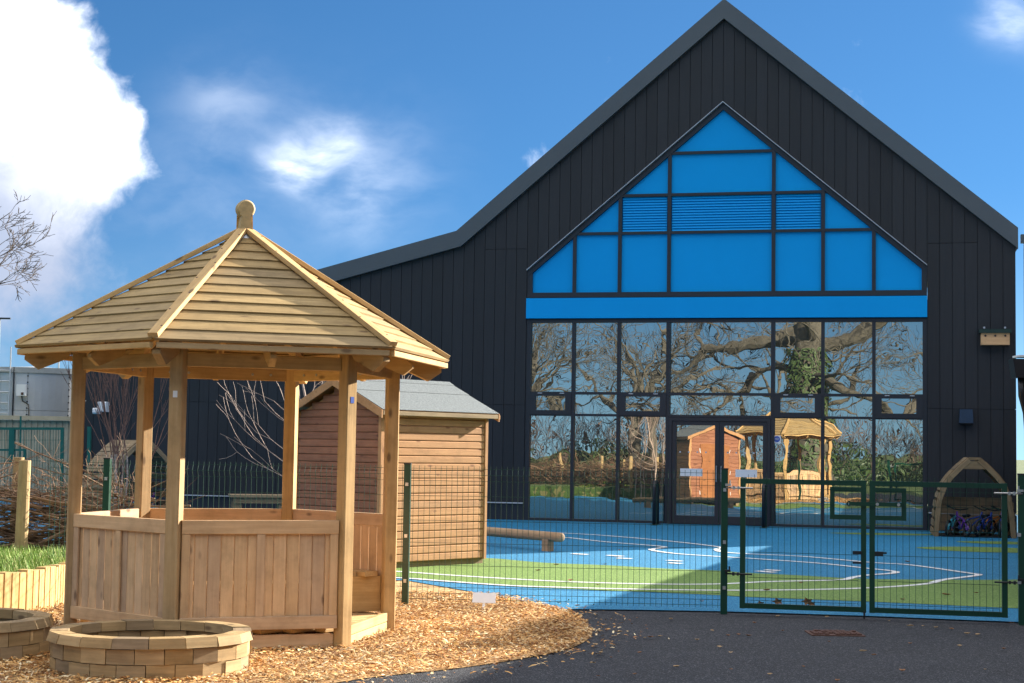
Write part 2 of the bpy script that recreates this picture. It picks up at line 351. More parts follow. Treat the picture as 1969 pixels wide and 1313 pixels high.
# ------------------------------------------------------------------ ground
def sheet(name, poly, z, mat, parent=None):
    g = G(); g.v = [(p[0], p[1], z) for p in poly]; g.f = [tuple(range(len(poly)))]
    a = sum(poly[i][0] * poly[(i + 1) % len(poly)][1] - poly[(i + 1) % len(poly)][0] * poly[i][1] for i in range(len(poly)))
    if a < 0: g.f = [tuple(reversed(g.f[0]))]
    return mk(name, g, mat, parent)
def smooth_line(pts, k=8):
    pts = [V(p) for p in pts]; out = []
    for i in range(len(pts) - 1):
        a, b, c, d = pts[max(i - 1, 0)], pts[i], pts[i + 1], pts[min(i + 2, len(pts) - 1)]
        for j in range(k):
            t = j / k
            out.append(0.5 * ((2 * b) + (c - a) * t + (2 * a - 5 * b + 4 * c - d) * t * t + (3 * b - a - 3 * c + d) * t ** 3))
    return out + [pts[-1]]

struct(sheet('ground', [(-900, -900), (900, -900), (900, 1500), (-900, 1500)], -0.06, 'meadow'))
struct(sheet('tarmac_path', [(-9, 3.5), (25, 3.5), (25, 16), (-9, 16)], -0.012, 'tarmac'))
fr = [gnd(u, v).xy for u, v in ((785, 1116), (860, 1129), (951, 1145), (1015, 1158), (1079, 1170.5), (1241, 1172.5), (1384, 1175), (1670, 1184), (1964, 1196))]
d_e = (fr[-1] - fr[-2]).normalized()
play = [(-14, fr[0].y + 1.2), (-4.2, fr[0].y + 0.75)] + [tuple(p) for p in fr] + [tuple(fr[-1] + d_e * 12), (24, 40), (-14, 40)]
surf = struct(sheet('play_surface', play, 0.0, 'rubber_blue'))
G_top = [(700, 1070), (785, 1071), (932, 1073), (1043, 1082), (1165, 1087), (1287, 1094), (1384, 1097.5), (1434, 1101.5), (1525, 1106), (1611, 1111), (1677, 1113.6), (1800, 1115), (1925, 1115), (2100, 1113)]
G_bot = [(700, 1105), (785, 1111), (860, 1118.6), (982, 1128), (1104, 1133), (1226, 1138), (1378, 1144.5), (1436, 1148), (1663, 1157), (1800, 1163), (1929, 1169), (2100, 1176)]
gp = [tuple(gnd(*p).xy) for p in smooth_line([V((*p, 0)).xy for p in G_top], 4)] + [tuple(gnd(*p).xy) for p in reversed(smooth_line([V((*p, 0)).xy for p in G_bot], 4))]
mk_ = struct(sheet('green_band', gp, 0.004, 'rubber_green', surf))
def ellipse_px(name, u0_, u1_, v, hv):
    c = gnd((u0_ + u1_) / 2, v); a = (gnd(u1_, v) - gnd(u0_, v)).length / 2; b = (gnd(960, v - hv) - gnd(960, v + hv)).length / 2
    sheet(name, [(c.x + a * math.cos(t) * (1 + .1 * math.sin(3 * t)), c.y + b * math.sin(t)) for t in [i * math.pi / 16 for i in range(32)]], 0.004, 'rubber_green', surf)
ellipse_px('green_patch', 1785, 2010, 1057, 6); ellipse_px('green_patch', 1855, 2010, 1044, 3.2); ellipse_px('green_patch', 1612, 1790, 1027, 2.2)
def ribbon(name, px, w, smooth=6, z=0.008):
    pts = [gnd(*p) for p in (smooth_line([V(p) for p in px], smooth) if smooth else [V(p) for p in px])]
    g = G(); k = len(pts); vs = []
    for i, p in enumerate(pts):
        t = pts[min(i + 1, k - 1)] - pts[max(i - 1, 0)]; t.z = 0; t.normalize(); n = V((-t.y, t.x, 0)) * (w / 2)
        vs += [(p.x + n.x, p.y + n.y, z), (p.x - n.x, p.y - n.y, z)]
    g.add(vs, [(2 * i, 2 * i + 1, 2 * i + 3, 2 * i + 2) for i in range(k - 1)])
    return mk(name, g, 'paint', surf)
ribbon('white_line', [(700, 1096), (785, 1101), (860, 1106.5), (982, 1114), (1104, 1120), (1256, 1124), (1378, 1124), (1474, 1119.5), (1611, 1116), (1640, 1111), (1670, 1106.5), (1712, 1103.5), (1723, 1100.5), (1704, 1097.2), (1677, 1094.6), (1577, 1084), (1436, 1074), (1370, 1070), (1310, 1066), (1270, 1061.5), (1252, 1057), (1275, 1053.5), (1265, 1050.5), (1165, 1042.5), (1088, 1034), (1000, 1027)], 0.09)
ribbon('white_line', [(700, 1109), (785, 1113), (860, 1118.6), (982, 1127), (1104, 1131), (1226, 1134), (1384, 1136), (1542, 1135), (1680, 1131), (1777, 1124), (1812, 1116), (1862, 1109.5), (1882, 1106), (1862, 1102.6), (1750, 1087), (1680, 1082.6), (1542, 1070.5), (1436, 1065.5), (1390, 1062), (1378, 1057), (1384, 1052.5), (1286, 1041), (1165, 1030.5), (1085, 1025.7), (1000, 1022)], 0.09)
for a, b in (((1100, 1065.3), (1131, 1067)), ((1168, 1068.4), (1198, 1070.5)), ((1186, 1073.8), (1215, 1075)), ((1283, 1078), (1311, 1080)), ((1285, 1083), (1311, 1084.5)), ((1470, 1096.5), (1500, 1098)), ((1455, 1098.8), (1490, 1101.5))):
    ribbon('white_dash', [a, b], 0.13, 0)
# drain cover in the tarmac
def drain():
    c = gnd(1605, 1216, 0); t = thing('drain_cover', (c.x, c.y, -0.012), 'rusty brown cast iron drain cover set in the tarmac before the gates', 'drain cover')
    mk('rim', G().box((0, 0, 0), (0.42, 0.32, 0.012)), 'rust', t, Matrix.Translation((c.x, c.y, -0.010)))
    for i in range(9):
        for j in range(4):
            if (i + j) % 7 == 3: continue
            mk('stud', G().box((0, 0, 0), (0.034, 0.05, 0.012)), 'rust', t, Matrix.Translation((c.x - 0.17 + i * 0.0425, c.y - 0.11 + j * 0.073 + 0.012 * (i % 2), 0.001)))
drain()

# wood chip bed
chip_px = [(785, 1113), (860, 1127), (951, 1143), (1015, 1156), (1072, 1170), (1110, 1182), (1128, 1198), (1139, 1214), (1128, 1229), (1100, 1243), (1058, 1254), (1010, 1263), (951, 1272.5), (860, 1284.7), (722, 1299), (634, 1312), (500, 1330)]
cb = [tuple(gnd(*p).xy) for p in smooth_line([V(p) for p in chip_px], 4)] + [(-2.2, 8.4), (-6, 8.2), (-6, 15.9), (-3.5, 15.9), (-2.2, 15.2)]
struct(sheet('chip_bed', cb, -0.006, 'earth'))
def inside(x, y, poly):
    c = False; j = len(poly) - 1
    for i in range(len(poly)):
        if (poly[i][1] > y) != (poly[j][1] > y) and x < (poly[j][0] - poly[i][0]) * (y - poly[i][1]) / (poly[j][1] - poly[i][1]) + poly[i][0]: c = not c
        j = i
    return c
def colored(name, vs, fs, cols, mat):
    me = bpy.data.meshes.new(name); me.from_pydata(vs, [], fs)
    a = me.attributes.new('Col', 'FLOAT_COLOR', 'POINT'); flat = [c for q in cols for c in (*q, 1.0)]; a.data.foreach_set('color', flat); me.materials.append(M[mat]); me.update()
    o = bpy.data.objects.new(name, me); COL.objects.link(o); W[o.name] = I4.copy(); return o
def chips():
    r = random.Random(3); vs, fs, cols = [], [], []
    pal = [(0.62, 0.35, 0.12), (0.70, 0.43, 0.17), (0.52, 0.26, 0.08), (0.76, 0.54, 0.27), (0.34, 0.15, 0.05), (0.60, 0.33, 0.11), (0.80, 0.63, 0.38), (0.20, 0.085, 0.035), (0.56, 0.28, 0.09)]
    n = 0
    def chip(x, y, z, Lc, w):
        a = r.uniform(0, math.pi); ti = r.uniform(-.35, .35); ro = r.uniform(-.5, .5)
        dx = V((math.cos(a) * math.cos(ti), math.sin(a) * math.cos(ti), math.sin(ti))) * (Lc / 2)
        sd = V((-math.sin(a) * math.cos(ro), math.cos(a) * math.cos(ro), math.sin(ro))) * (w / 2)
        p = V((x, y, z + abs(dx.z) + abs(sd.z))); b = V((0, 0, Lc * .08))
        o = len(vs); vs.extend([tuple(p - dx - sd), tuple(p - dx + sd), tuple(p - sd + b), tuple(p + sd * 1.1 + b), tuple(p + dx - sd * .5), tuple(p + dx + sd * .6)])
        fs.extend([(o, o + 2, o + 3, o + 1), (o + 2, o + 4, o + 5, o + 3)])
        c = r.choice(pal); k = r.uniform(.8, 1.12); k *= 0.72 + 0.5 * mnoise.noise(V((x * 1.3, y * 1.3, 2))) + .3; c = tuple(min(.9, q * k) for q in c); cols.extend([c] * 6)
    while n < 90000:
        x = r.uniform(-5.2, 0.85); y = r.uniform(8.9, 15.8)
        if not inside(x, y, cb): continue
        n += 1; chip(x, y, -.004 + r.uniform(0, .026), min(.11, r.lognormvariate(-3.6, .5)), r.uniform(.005, .014))
    for i in range(480):             # strays on the tarmac and the rubber
        p = r.choice(cb[8:62]); x, y = p[0] + r.gauss(.1, .16), p[1] + r.gauss(-.05, .14)
        if not inside(x, y, cb): chip(x, y, 0.001, r.uniform(.02, .05), r.uniform(.006, .014))
    o = colored('wood_chips', vs, fs, cols, 'chips'); struct(o, 'stuff'); o['label'] = 'loose orange wood chips spread round the gazebo'
chips()

# raised grass bank with timber edge, left
bank = [V(p) for p in ((-5.6, 12.2), (-4.75, 12.55), (-4.28, 12.95), (-4.05, 13.35), (-3.93, 13.8), (-3.90, 14.4), (-3.98, 15.0))]
bank = smooth_line(bank, 5)
def grass_bank():
    BH = 0.33
    top = [tuple(p) for p in bank] + [(-4.1, 16.2), (-4.3, 17.7), (-14, 17.7), (-14, 11.5)]
    bt = struct(mk('grass_bank', G().slab(list(reversed(top)) if sum(top[i][0] * top[(i + 1) % len(top)][1] - top[(i + 1) % len(top)][0] * top[i][1] for i in range(len(top))) < 0 else top, -.05, BH - 0.03), 'meadow'))
    t = thing('timber_edging', (bank[18].x, bank[18].y, 0), 'curved edging of upright pale timber sleepers holding back the grass bank', 'edging')
    r = random.Random(5)
    dist = 0; k = 0
    for i in range(len(bank) - 1):
        a, b = bank[i], bank[i + 1]
        m = max(1, round((b - a).length / 0.075))
        for j in range(m):
            p = a.lerp(b, j / m); q = a.lerp(b, (j + 1) / m); c = (p + q) / 2
            h = BH + 0.01 + r.uniform(-.008, .012)
            tdir = (q - p).normalized(); 
            key = ('slp', round((q - p).length, 2))
            o = beam('sleeper', V((c.x, c.y, -0.05)), V((c.x, c.y, h)), (q - p).length - 0.004, 0.09, 'sleeper', t, up=(tdir.y, -tdir.x, 0), bev=0.006)
    vs, fs, cols = [], [], []
    while len(fs) < 26000:
        x, y = r.uniform(-7.5, -3.85), r.uniform(12.0, 16.2)
        if not inside(x, y, top): continue
        h = r.uniform(.04, .11) * (1.2 if mnoise.noise(V((x * 3, y * 3, 0))) > 0 else .8); a = r.uniform(0, 6.28); w = .004; bx, by = math.cos(a) * h * .5, math.sin(a) * h * .5
        o = len(vs); z = BH - .03
        vs += [(x - by / h * w * 2, y + bx / h * w * 2, z), (x + by / h * w * 2, y - bx / h * w * 2, z), (x + bx, y + by, z + h)]
        fs.append((o, o + 1, o + 2)); k = r.uniform(.7, 1.3); c = r.choice([(.19, .33, .05), (.27, .40, .07), (.13, .25, .04), (.40, .40, .15)]); cols += [tuple(q * k for q in c)] * 3
    g = colored('grass', vs, fs, cols, 'grass'); struct(g, 'stuff'); g['label'] = 'short lawn grass on the raised bank'
grass_bank()

# ------------------------------------------------------------------ school building
FO, FD, FN = V((0.37, 32.63, 0)), V((0.9728, -0.2316, 0)).normalized(), None
FM = frame(FO, FD)            # local: x along the front, y into the building, z up
def fw(s, y, z): return FM @ V((s, y, z))
AP, SL = 3.88, 0.84
def roof_out(s):
    if s >= -1.57: return 10.46 - SL * abs(s - AP)
    return 5.88 - 0.257 * (-1.57 - s)
def roof_in(s):
    if s >= -1.47: return 10.06 - SL * abs(s - AP)
    return 5.56 - 0.257 * (-1.47 - s)
def gab(s): return 8.38 - 0.842 * abs(s - 3.865)
OL, OR = -0.09, 7.80
def school():
    B = thing('school_building', FO, 'charcoal clad gabled school hall with blue panelled and glazed front', 'building')
    def part(name, g, mat, parent=B, dx=0, dy=0, dz=0, **k): return mk(name, g, mat, parent, FM @ Matrix.Translation((dx, dy, dz)), **k)
    # backing behind the boards
    g = G()
    g.prism([(-9.85, 0), (OL - .02, 0), (OL - .02, roof_in(OL) - .02), (-1.47, roof_in(-1.47) - .02), (-9.85, roof_in(-9.85) - .02)], .035, .22)
    g.prism([(OR + .02, 0), (9.41, 0), (9.41, roof_in(9.41) - .02), (OR + .02, roof_in(OR) - .02)], .035, .22)
    g.prism([(OL - .02, gab(OL) + .06), (3.865, 8.44), (AP, 10.04), (OL - .02, roof_in(OL) - .02)], .035, .22)
    g.prism([(3.865, 8.44), (OR + .02, gab(OR) + .06), (OR + .02, roof_in(OR) - .02), (AP, 10.04)], .035, .22)
    g.box((9.30, 9, 2.6), (.2, 17.9, 5.2)); g.box((-9.75, 9, 1.7), (.2, 17.9, 3.4))
    g.prism([(-9.6, 0), (9.2, 0), (9.2, 5.2), (AP, 9.7), (-1.5, 5.3), (-9.6, 3.2)], 17.8, 18.0)
    part('backing_wall', g, 'clad_back')
    part('inner_floor', G().box((3.85, 1.2, -0.02), (7.9, 2.2, .04)), 'clad_back')
    # vertical cladding boards
    BW = 0.222
    def board(a, b, lo, hi, wob):
        xs = [a] + ([AP] if a < AP - 1e-3 < b - 2e-3 else []) + ([-1.47] if a < -1.47 < b else []) + [b]
        xs = sorted(set(xs))
        cuts = [zc for zc in (2.32, 5.50) if zc - max(lo(a), lo(b)) > .5 and min(hi(a), hi(b)) - zc > .4]
        lows = [lo] + [(lambda s, z=z: z + .004) for z in cuts]; highs = [(lambda s, z=z: z - .004) for z in cuts] + [hi]
        for l_, h_ in zip(lows, highs):
            c = (a + b) / 2
            poly = [(x - c, l_(x)) for x in xs] + [(x - c, h_(x)) for x in reversed(xs)]
            part('cladding_board', G().prism(poly, 0.0 + wob, 0.03 + wob), 'clad', dx=c)
    r = random.Random(2)
    def run(a, b, lo, hi):
        n = max(1, round((b - a) / BW)); w = (b - a) / n
        for i in range(n): board(a + i * w + .004, a + (i + 1) * w - .004, lo, hi, r.uniform(-.002, .002))
    run(-9.87, OL, lambda s: 0.36, roof_in); run(OR, 9.43, lambda s: 0.36, roof_in)
    run(OL, 3.865, lambda s: gab(s) + .03, roof_in); run(3.865, OR, lambda s: gab(s) + .03, roof_in)
    # plinth with pale drip line
    for a, b in ((-9.87, OL - .01), (OR + .01, 9.43)):
        part('plinth', G().box(((a + b) / 2, .04, .16), (b - a, .05, .32)), 'frame')
        part('drip_rail', G().box(((a + b) / 2, -.005, .34), (b - a, .06, .022)), 'flash')
    # roof and verge
    def strip(pts_o, pts_i, y0, y1): return G().prism(pts_i + list(reversed(pts_o)), y0, y1)
    so = [-9.95, -1.57, AP, 9.47]
    O_ = [(-9.95, roof_out(-9.95)), (-1.57, 5.88), (AP, 10.46), (9.47, roof_out(9.47))]
    I_ = [(-9.95, roof_in(-9.95)), (-1.47, 5.56), (AP, 10.06), (9.47, roof_in(9.47))]
    for i in range(3):
        g = G().prism([I_[i], I_[i + 1], O_[i + 1], O_[i]], -0.10, 0.028)
        part('verge_trim', g, 'trim')
        d = .02
        g = G().prism([(I_[i][0], I_[i][1] + d), (I_[i + 1][0], I_[i + 1][1] + d), (O_[i + 1][0], O_[i + 1][1] - d), (O_[i][0], O_[i][1] - d)], 0.032, 18.2)
        part('roof_slope', g, 'trim')
    # gable glazing grid
    cs = [0.0, 0.885, 1.81, 2.805, 4.87, 5.83, 6.80, 7.72]
    MW = .062
    FY0, FY1 = .03, .13
    def fbox(name, s0, s1, z0, z1, mat='frame', y0=FY0, y1=FY1): return part(name, G().box(((s0 + s1) / 2, (y0 + y1) / 2, (z0 + z1) / 2), (s1 - s0, y1 - y0, z1 - z0)), mat)
    ZT = 4.05
    gi = lambda s: gab(s) - .135
    # reveal and jambs
    fbox('jamb', OL, -.03 + .035, 0, ZT); fbox('jamb', 7.715, OR, 0, ZT)
    fbox('jamb', OL, .02, 4.56, gab(OL) - .02); fbox('jamb', 7.70, OR, 4.56, gab(OR) - .02)
    for k, s in enumerate(cs[1:-1]):
        w = MW if k not in (2, 3) else .075
        fbox('mullion', s - w / 2, s + w / 2, .003, ZT - .003, y0=.033, y1=.127)
        fbox('mullion', s - .036, s + .036, 4.563, gi(s) + .05, y0=.033, y1=.127)
    fbox('head_rail', OL + .002, OR - .002, 3.99, 4.058, y0=.026, y1=.124)
    fbox('gable_sill', OL + .004, OR - .004, 4.50, 4.60, y0=.020, y1=.128)
    fbox('cill_rail', 0.005, 2.76, 0.0, .05, y0=.02, y1=.126); fbox('cill_rail', 4.91, 7.715, 0.0, .05, y0=.02, y1=.126)
    fbox('blue_fascia', OL, OR, 4.075, 4.485, 'blue', -.03, .10)
    fbox('fascia_back', OL, OR, 3.98, 4.7, 'clad_back', .14, .2)
    # sloping gable frame and pale flashing
    for sg in (-1, 1):
        e = OL if sg < 0 else OR
        pts = [(e, gab(e)), (3.865, 8.38)] if sg < 0 else [(3.865, 8.38), (e, gab(e))]
        lo = [(x, z - .13) for x, z in pts]
        part('gable_frame', G().prism([lo[0], lo[1], pts[1], pts[0]], .024, .124), 'frame')
        part('drip_flashing', G().prism([(pts[0][0], pts[0][1] + .003), (pts[1][0], pts[1][1] + .003), (pts[1][0], pts[1][1] + .018), (pts[0][0], pts[0][1] + .018)], -.055, .03), 'flash')
    # blue panels, rows at 4.60 5.80 6.56 7.40
    def rows(i, a, b):
        zr = [4.58, 5.795, 6.555, 7.395, 9]
        for k in range(4):
            lo, hi = zr[k] + .028, zr[k + 1] - .028
            xs = [a] + ([3.865] if a < 3.865 < b else []) + [b]
            # clip polygon by slope
            if max(gi(x) for x in xs) <= lo + .06: continue
            top = []
            N = 40
            px = []
            for j in range(N + 1):
                x = a + (b - a) * j / N; h = min(hi, gi(x))
                px.append((x, h))
            ok = [(x, h) for x, h in px if h > lo]
            if len(ok) < 2: continue
            # exact ends
            def cross(zv, side): return 3.865 + side * (8.245 - zv) / .842
            x0, x1 = a, b
            if gi(a) < lo: x0 = cross(lo, -1)
            if gi(b) < lo: x1 = cross(lo, 1)
            poly = [(x0, lo), (x1, lo)]
            up = []
            for x in sorted({x0, x1, 3.865 if x0 < 3.865 < x1 else x0, min(max(cross(hi, -1), x0), x1), min(max(cross(hi, 1), x0), x1)}, reverse=True):
                h = min(hi, gi(x))
                if h - lo > 1e-3: up.append((x, h))
            poly += up
            if k == 1 and i in (2, 3, 4):       # louvres
                w = b - a
                part('louvre_back', G().box(((a + b) / 2, .118, (lo + hi) / 2), (w, .01, hi - lo)), 'blue')
                n = 13
                for j in range(n):
                    z = lo + (j + .5) * (hi - lo) / n
                    gg = G().box((0, 0, 0), (w - .03, .058, .007), 0, Matrix.Rotation(math.radians(60), 3, 'X'))
                    part('louvre_slat', gg, 'blue', dx=(a + b) / 2, dy=.078, dz=z)
            else:
                part('blue_panel', G().prism(poly, .085, .11), 'blue')
            if hi < 8.5 and k < 3 and gi(a) > hi - .6:
                pass
        
    ed = [.02] + [c for c in cs[1:-1]] + [7.70]
    for i in range(7): rows(i, ed[i] + (.036 if i else 0), ed[i + 1] - (.036 if i < 6 else 0))
    for (z, i0, i1) in ((5.795, 1, 6), (6.555, 2, 5), (7.395, 3, 4)):
        a, b = ed[i0], ed[i1]
        fbox('transom', a, b, z - .028, z + .028, y0=.036, y1=.122)
    # lower glazing panes
    rg = random.Random(11)
    def pane(s0, s1, z0, z1, y=.085):
        X = FM @ Matrix.Translation(((s0 + s1) / 2, y, (z0 + z1) / 2)) @ Matrix.Rotation(-.038 + rg.uniform(-.002, .002), 4, 'Z') @ Matrix.Rotation(rg.uniform(-.0012, .0012), 4, 'X')
        return mk('glass_pane', G().box((0, 0, 0), (s1 - s0, .012, z1 - z0)), 'glass', B, X)
    for i in range(7):
        a, b = cs[i] + .03, cs[i + 1] - .03
        if i == 0: a = 0.005
        if i == 6: b = 7.715
        pane(a, b, 2.595, 3.99)
        if i in (0, 2, 4, 6):            # top hung vents
            v = part('vent_frame', G().box(((a + b) / 2, .05, 2.54), (b - a, .08, .06)).box(((a + b) / 2, .05, 2.175), (b - a, .08, .09)).box((a + .06, .05, 2.365), (.12, .079, .30)).box((b - .06, .05, 2.365), (.12, .079, .30)), 'frame')
            mk('glass_pane', G().box((0, 0, 0), (b - a - .24, .012, .29)), 'glass', v, FM @ Matrix.Translation(((a + b) / 2, .06, 2.365)) @ Matrix.Rotation(-.012, 4, 'X'))
            for q in (.25, .78): mk('hinge', G().box((a + (b - a) * q, .004, 2.562), (.09, .02, .016)), 'flash', v, FM)
        else: pane(a, b, 2.155, 2.54)
        if i != 3: pane(a, b, .05, 2.105)
    fbox('transom', 0.0, 7.717, 2.541, 2.594, y0=.030, y1=.122); fbox('transom', 0.0, 7.717, 2.106, 2.154, y0=.031, y1=.123)
    # double door
    fbox('door_frame', 2.845, 4.83, 2.035, 2.10, y0=.0, y1=.12); fbox('door_frame', 2.845, 2.90, 0, 2.034, y0=.0, y1=.12); fbox('door_frame', 4.775, 4.83, 0, 2.034, y0=.0, y1=.12)
    for k, (a, b) in enumerate(((2.905, 3.835), (3.84, 4.77))):
        g = G()
        for (p, q, z0, z1) in ((a, a + .085, .01, 2.03), (b - .085, b, .01, 2.03), (a + .085, b - .085, .01, .17), (a + .085, b - .085, 1.95, 2.03)):
            g.box(((p + q) / 2, .05, (z0 + z1) / 2), (q - p, .06, z1 - z0))
        dl = part('door', g, 'frame')
        mk('glass_pane', G().box((0, 0, 0), (b - a - .17, .012, 1.78)), 'glass', dl, FM @ Matrix.Translation(((a + b) / 2, .05, 1.06)) @ Matrix.Rotation(-.034 + .002 * (k * 2 - 1), 4, 'Z'))
        hx = b - .045 if k == 0 else a + .045
        mk('handle', G().tube([(hx, .02, .85), (hx, -.05, .85), (hx, -.05, 1.15), (hx, .02, 1.15)], .012, 8), 'steel', dl, FM)
        nz = 1.02
        mk('notice', G().box(((a + b) / 2 + (-.08 if k == 0 else .06), .036, nz), (.44 if k == 0 else .42, .004, .15)), 'white', dl, FM)
        for j in range(4): mk('glass_dot', G().box((a + .16 + j * .17, .037, 1.42), (.03, .004, .03)), 'flash', dl, FM)
    sg = part('door_sign', G().box((4.955, .072, 1.69), (.155, .006, .155)), 'white')
    mk('sign_disc', G().lathe([(.058, 0), (.058, .004)], 24), 'signblue', sg, FM @ Matrix.Translation((4.955, .068, 1.70)) @ Matrix.Rotation(math.radians(90), 4, 'X'))
    mk('sign_text', G().box((4.955, .062, 1.715), (.07, .002, .008)).box((4.955, .062, 1.70), (.085, .002, .008)).box((4.955, .062, 1.685), (.06, .002, .008)), 'flash', sg, FM)
    # manifestation dots in the lower panes
    for i in (0, 1, 2, 4, 5, 6):
        a, b = cs[i] + .03, cs[i + 1] - .03
        for j in range(5):
            part('glass_dot', G().box((a + (b - a) * (j + .5) / 5, .074, 1.42), (.026, .004, .026)), 'flash' if j % 5 == 9 else 'frame')
    # wall light
    wl = thing('wall_light', fw(8.51, -.1, 2.05), 'dark blue wedge shaped wall light on the right of the hall front', 'wall light')
    mk('lamp_body', G().prism([(-.13, -.13), (.13, -.13), (.115, .13), (-.115, .13)], -.17, 0), 'signdark', wl, FM @ Matrix.Translation((8.51, -.003, 2.18)))
    mk('lamp_base', G().box((0, 0, 0), (.2, .14, .012)), 'black', wl, FM @ Matrix.Translation((8.51, -.09, 2.04)))
    # security light / camera on the left
    cv = thing('wall_camera', fw(-9.37, -.1, 2.05), 'white boxy security camera on the dark wall behind the birch stems', 'camera')
    mk('housing', G().box((0, -.09, .03), (.2, .16, .22), .02), 'white', cv, FM @ Matrix.Translation((-9.37, 0, 2.16)))
    mk('lens_head', G().box((-.12, -.14, -.06), (.13, .18, .13), .03), 'white', cv, FM @ Matrix.Translation((-9.37, 0, 2.16)))
    # nest box
    nb = thing('nest_box', fw(9.04, -.1, 3.5), 'pale wooden three hole bird nest box high on the cladding', 'nest box')
    mk('box_front', G().box((9.04, -.12, 3.64), (.52, .2, .22)), 'nest', nb, FM)
    mk('box_roof', G().prism([(-.29, 0), (.29, 0), (.29, .07), (-.29, .07)], -.26, -.006), 'greendark', nb, FM @ Matrix.Translation((9.04, 0, 3.752)))
    for q in (-.18, 0, .18): mk('entrance_hole', G().lathe([(.021, 0), (.021, .006)], 14), 'black', nb, FM @ Matrix.Translation((9.04 + q, -.2205, 3.70)) @ Matrix.Rotation(math.radians(90), 4, 'X'))
    for q in (-.19, .19): mk('bracket_eye', G().lathe([(.02, 0), (.02, .008)], 12), 'flash', nb, FM @ Matrix.Translation((9.04 + q, -.006, 3.87)) @ Matrix.Rotation(math.radians(90), 4, 'X'))
    # door guard hoops
    for s, w in ((2.68, 'left'), (4.77, 'right')):
        h = thing('door_guard', fw(s, -.55, 0), 'black tubular guard hoop standing %s of the double doors' % w, 'guard rail', 'guard hoops beside the doors')
        mk('hoop', G().tube([(s, -.80, 0), (s, -.80, .72), (s, -.77, .80), (s, -.70, .83), (s, -.45, .83), (s, -.38, .80), (s, -.35, .72), (s, -.35, 0)], .035, 10), 'black', h, FM, smooth=True)
        for yy in (-.8, -.35): mk('foot_plate', G().lathe([(.07, 0), (.07, .01)], 14), 'black', h, FM @ Matrix.Translation((s, yy, .001)))
M['signdark'] = plain('navy lamp', (0.022, 0.045, 0.085), 0.4); M['greendark'] = plain('dark green felt', (0.008, 0.035, 0.028), 0.7)
school()

# ------------------------------------------------------------------ right hand building, canopy screen
def right_side():
    e0, dr = V((5.27, 15.5, 0)), V((0.313, 0.95, 0)).normalized(); nr = V((dr.y, -dr.x, 0)); Hh = 2.36
    b = thing('side_building', e0, 'low brown walled building with black gutter at the right edge, with added unseen shading block', 'building')
    def wallbox(name, a, l, off, dep, z0, z1, mat): return mk(name, G().box((l / 2, -dep / 2, (z0 + z1) / 2), (l, dep, z1 - z0)), mat, b, frame(e0 + dr * a + nr * off, dr))
    wallbox('wall', 0.0, 14.7, .22, 6, 0, Hh - .05, 'brick')
    wallbox('wall', -11.0, 14.8, 3.22, 6, 0, Hh + 1.58, 'brick')  # taller off-frame block, added so its shadow covers the tarmac
    wallbox('roof', 0.0, 14.7, .02, 6.3, Hh, Hh + .10, 'trim'); wallbox('roof', -11.2, 15.2, 3.0, 6.4, Hh + 1.62, Hh + 1.72, 'trim')  # second roof tops the added shading block
    gx = frame(e0, dr)
    mk('gutter', G().box((7.05, .05, Hh - .03), (14.7, .12, .11), .03), 'black', b, gx)
    mk('roof_edge', G().box((7.05, .03, Hh + .112), (14.3, .2, .016)), 'white', b, gx)
    px_ = frame((4.86, 15.46, 0), (1, 0, 0))
    mk('porch_fascia', G().box((.42, .1, Hh - .20), (.72, .06, .34)), 'brick', b, px_)
    mk('porch_edge', G().box((.40, .06, Hh + .02), (.80, .2, .018)), 'white', b, px_)
    mk('hopper', G().prism([(-.04, -.12), (.10, -.12), (.12, .06), (-.07, .06)], -.08, .08), 'black', b, px_ @ Matrix.Translation((0, 0, Hh - .07)))
    mk('downpipe', G().tube([(.03, 0, Hh - .18), (.035, 0, Hh - .36), (.09, .04, Hh - .52), (.11, .06, Hh - .7), (.11, .06, .05)], .032, 8), 'black', b, px_, smooth=True)
    # canopy and screen at the corner of the hall
    c = thing('canopy_screen', fw(9.75, -.4, 0), 'grey steel canopy post and corrugated screen beside the hall corner, with added unseen shade screen', 'canopy')
    p = fw(9.62, -.25, 0)
    mk('post', G().box((9.60, -.30, 2.72), (.09, .09, 5.44)), 'trim', c, FM)
    mk('canopy_beam', G().box((10.05, -.3, 5.52), (1.1, .14, .16)), 'trim', c, FM)
    for i in range(4):
        mk('screen_sheet', G().box((9.72 + .085 + i * .17, -.24 + (.02 if i % 2 else -.02), 4.0), (.168, .006, 2.8)), 'slate', c, FM)
    mk('added_shade_post', G().box((10.45, -.66, 2.7), (.1, .1, 5.4)), 'trim', c, FM)  # off-frame post, screen and beam added to cast the sunlit wedge's far edge
    mk('added_shade_screen', G().box((10.48, .40, 2.7), (.03, 2.0, 5.3)), 'slate', c, FM)
    mk('added_shade_beam', G().box((10.48, .40, 5.5), (.1, 2.0, .1)), 'trim', c, FM)
M['slate'] = plain('grey blue sheet', (0.16, 0.2, 0.26), 0.5, 0.2)
right_side()

